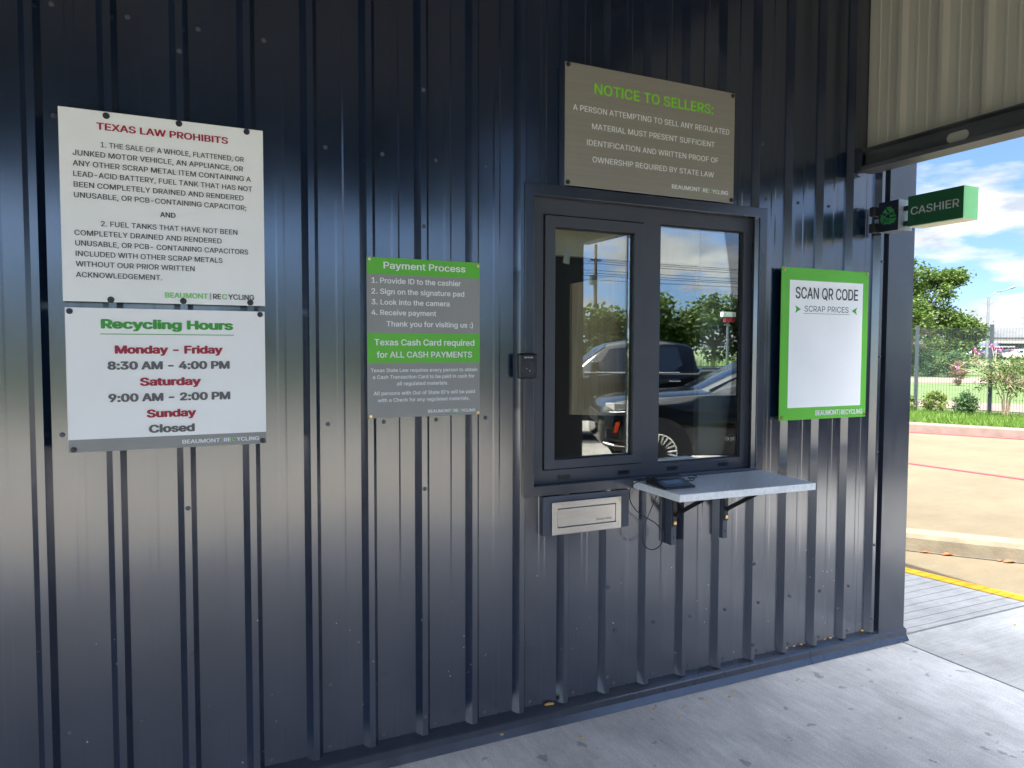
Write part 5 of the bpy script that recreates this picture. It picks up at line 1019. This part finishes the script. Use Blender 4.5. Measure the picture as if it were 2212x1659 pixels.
obj('window_trim', MB().tube([(1.88,-.0+yS-.075,1.115),(2.30,yS-.205,1.51),(2.8,yS-.215,1.55),(3.6,yS-.22,1.54)], .010, 6), M['chrome'], sv, smooth=True)
mbt = MB(); vv, ff, _ = glyphs("GRAND CHEROKEE")
mbt.add([(2.40-(a-vv[:,0].min())/(vv[:,0].max()-vv[:,0].min())*.86, yS+.0035, .540+b_/CAPH*.040) for a, b_ in vv], [f[::-1] for f in ff]); obj('lettering', mbt, M['t_white'], sv)
for hx in (2.62, 3.45): obj('door_handle', MB().box(hx, hx+.19, yS-.004, yS+.025, .955, .98), M['carpaint'], sv, bevel=.008)

hw2 = .96
trk = dict(hw=hw2, r=.39, rr=.25, wheels=(1.0, 4.55), spokes=6,
  body=[(0.0,.80,.86,.80,.5,.95,1.06),(.12,.86,.92,.86,.42,1.03,1.15),(.5,.90,hw2,.90,.40,1.08,1.19),(1.5,.92,hw2,.90,.38,1.12,1.22),(1.75,.92,hw2,.90,.38,1.14,1.23),(2.6,.92,hw2,.92,.38,1.24,1.25),(4.05,.92,hw2,.92,.38,1.25,1.26),(4.10,.92,hw2,.94,.42,1.31,1.325),(5.85,.92,hw2,.94,.46,1.31,1.325),(5.92,.88,.93,.90,.5,1.28,1.30)],
  cab=[(1.70,1.20,1.25,.88,.74),(2.15,1.22,1.56,.89,.76),(2.45,1.22,1.76,.90,.755),(2.9,1.23,1.83,.90,.75),(3.5,1.23,1.825,.90,.75),(3.88,1.23,1.77,.90,.745),(4.0,1.23,1.70,.90,.76),(4.08,1.24,1.30,.90,.84)],
  glass=[('windshield',[(1.74,-.70,1.275),(2.40,-.70,1.74),(2.40,.70,1.74),(1.74,.70,1.275)]),
         ('side_window',[(2.25,-.912,1.285),(2.98,-.914,1.285),(2.98,-.785,1.735),(2.46,-.79,1.68)]),('side_window',[(3.06,-.914,1.285),(3.62,-.912,1.285),(3.78,-.88,1.40),(3.70,-.79,1.715),(3.06,-.785,1.735)])])
tv = vehicle('pickup', 'pickup_truck', 'black crew cab pickup truck reflected in the cashier window behind the suv', 'truck', park(1500, 13.2, 4.0, .90), R(24.9), M['carpaint'], trk)
for hx in (2.72, 3.52): obj('door_handle', MB().box(hx, hx+.20, hw2-.004, hw2+.03, 1.095, 1.125), M['chrome'], tv, bevel=.008)
obj('belt_strip', MB().tube([(2.0,hw2-.028,1.262),(3.72,hw2-.028,1.262)], .010, 6), M['chrome'], tv)
obj('mirror', MB().box(2.10, 2.24, hw2, hw2+.22, 1.28, 1.46), M['carpaint'], tv, bevel=.03)
obj('bed_rail', MB().box(4.12, 5.88, hw2-.09, hw2-.012, 1.325, 1.345), M['black_plastic'], tv)
obj('headlight', MB().box(.03, .22, hw2-.22, hw2-.05, .92, 1.06), M['headlamp'], tv, bevel=.02)
obj('tail_light', MB().box(5.86, 5.935, hw2-.12, hw2-.03, .95, 1.25), M['amber'], tv, bevel=.01)

# parked cars far off, in front of the warehouse
small = dict(hw=.88, r=.34, rr=.22, wheels=(.85, 3.45),
  body=[(0.0,.66,.72,.66,.4,.72,.80),(.1,.76,.82,.76,.3,.80,.90),(1.2,.84,.88,.82,.28,.9,1.0),(3.4,.84,.88,.84,.28,.95,1.02),(4.2,.82,.86,.80,.32,.95,1.02),(4.35,.76,.82,.74,.4,.9,.96)],
  cab=[(1.1,.97,1.0,.80,.7),(1.9,.98,1.42,.82,.66),(2.6,.98,1.50,.83,.65),(3.5,.98,1.46,.82,.63),(4.2,.97,1.0,.78,.64)],
  glass=[('windshield',[(1.16,-.66,1.05),(1.84,-.60,1.40),(1.84,.60,1.40),(1.16,.66,1.05)]),('side_window',[(1.7,-.828,1.02),(2.5,-.84,1.02),(2.5,-.70,1.42),(2.0,-.71,1.38)]),('side_window',[(2.58,-.84,1.02),(3.6,-.835,1.02),(3.4,-.68,1.40),(2.58,-.70,1.42)])])
cars = [(2066,112,'car_white','white car at the left end of the parked row, half behind the hedge'),(2096,110,'car_grey','dark car parked beside the white one at the left of the row'),(2118,109,'car_grey','dark car parked just left of the street lamp'),(2140,111,'car_red','maroon car parked directly behind the street lamp'),
        (2166,108,'car_white','white car parked right of the street lamp behind the blossoms'),(2204,106,'car_white','white car at the right edge, last in the parked row')]
ccol = at(2300, 785, 100)-at(2000, 785, 100)
for px, d, pm, lab in cars:
    q = at(px, 783, d); v = vehicle('car', 'parked_car', lab, 'car', (q[0], q[1], .28), math.atan2(ccol[1], ccol[0]), M[pm], small, full=False, group='cars parked before the warehouse')

# ================================================================== BEHIND THE CAMERA (seen mirrored in glass and paint)
def mir(x, yv, z): return np.array([x, .08-yv, z])
sheet('lawn', rect(-80, 120, -90, -17.6), -.03, M['lawn'])
def samp_bank(n):
    x = rng.uniform(-26, 34, n); y = -rng.uniform(18.2, 22.0, n); return np.stack([x, y, np.full(n, -.03)], 1)
g2 = link('tall_grass', npmesh('tall_grass', blades(16000, samp_bank, .7, 1.5, .045), 3), M['grass']); tag(g2, 'tall bright green grass bank beyond the parking lot, mirrored in the window', 'grass', kind='stuff')
rowx = [(-24,34,5.6),(-15,38,6.3),(-6,36,5.2),(3,39,6.0),(11,37,5.4),(18.5,38,5.2),(24.2,36,4.6),(29.6,37,5.4),(35,38,5.6),(41,37,6.0),(47,39,6.4)]
desc = ['far left end of the tree row','second from the left end of the tree row','third from the left, lower than its neighbours','fourth from the left in the tree row','two trees left of the utility pole','third tree left of the utility pole foot','just left of the utility pole foot','just right of the utility pole','opposite the left half of the right window pane','behind the white pylon sign','far right end of the tree row']
for (x, yv, h), dsc in zip(rowx, desc):
    b = mir(x, yv, -.03); lb = []
    for k in range(11):
        lb.append((b+np.array([rng.uniform(-3.6, 3.6), rng.uniform(-1.2, 1.2), rng.uniform(.7, h-1.0)]), (1.5, 1.3, 1.1)))
    lb.append((b+np.array([rng.uniform(-.8,.8), 0, h-1.0]), (1.1, 1.0, .9)))
    tree('roadside_tree', 'dark bushy tree mirrored in the window, '+dsc, 'tree', b, h*.4, .16, lb, 30, 16, .26, .34, M['leaf_dark'], M['bark'], 'trees across the lot mirrored in the window')
# wooden utility pole with transformer and wires
up = empty('utility_pole', 'wooden utility pole with a grey transformer, mirrored in the left window pane', 'utility pole')
pb = mir(32.6, 50, -.1); ptop = 10.4
obj('post', MB().cyl(pb, (pb[0], pb[1], ptop), .19, .13, 12), M['wood_pole'], up, smooth=True)
obj('transformer', MB().cyl((pb[0]-.30,pb[1],7.0),(pb[0]-.30,pb[1],7.85),.30,n=14).cyl((pb[0]-.30,pb[1],7.85),(pb[0]-.30,pb[1],7.95),.2,.05,12), M['pole_metal'], up, smooth=True)
obj('crossarm', MB().box(pb[0]-.55,pb[0]+.55,pb[1]-.06,pb[1]+.06,9.05,9.17), M['wood_pole'], up)
obj('conduit', MB().cyl((pb[0]-.24,pb[1],-.1),(pb[0]-.24,pb[1],4.8),.06,n=8), M['pole_metal'], up)
for k, (z0, sag) in enumerate([(9.25,.5),(9.0,.45),(8.75,.5),(8.3,.4),(8.0,.45),(7.75,.4),(7.5,.35)]):
    pts = [(pb[0]+t*60, pb[1]+ (k%3-1)*.5+t*3, z0-sag*4*abs(t)*(1-abs(t))+abs(t)*.6) for t in np.linspace(-1, 1, 25)]
    obj('wire', MB().tube(pts, .022, 4), M['wire'], up)
up2 = empty('utility_pole', 'farther utility pole with double crossarms, mirrored in the right window pane', 'utility pole'); p2 = mir(60.5, 47, -.1)
obj('post', MB().cyl(p2, (p2[0], p2[1], 11.5), .19, .13, 10), M['wood_pole'], up2); obj('crossarm', MB().box(p2[0]-1.2,p2[0]+1.2,p2[1]-.07,p2[1]+.07,9.9,10.05), M['wood_pole'], up2); obj('crossarm', MB().box(p2[0]-1.2,p2[0]+1.2,p2[1]-.07,p2[1]+.07,8.6,8.75), M['wood_pole'], up2)
py = empty('pylon_sign', 'white roadside sign with a red panel, mirrored in the right window pane', 'sign')
a = mir(28.80, 30, 3.50); obj('white_board', MB().box(28.80, 29.72, a[1]-.12, a[1]+.12, 3.50, 3.78), M['sign_white'], py); obj('red_board', MB().box(29.0, 29.70, a[1]-.10, a[1]+.10, 3.20, 3.44), M['red'], py)
obj('post', MB().box(29.2, 29.32, a[1]-.05, a[1]+.05, -.1, 3.20).box(29.2, 29.32, a[1]-.05, a[1]+.05, 3.44, 3.50), M['pole_metal'], py)
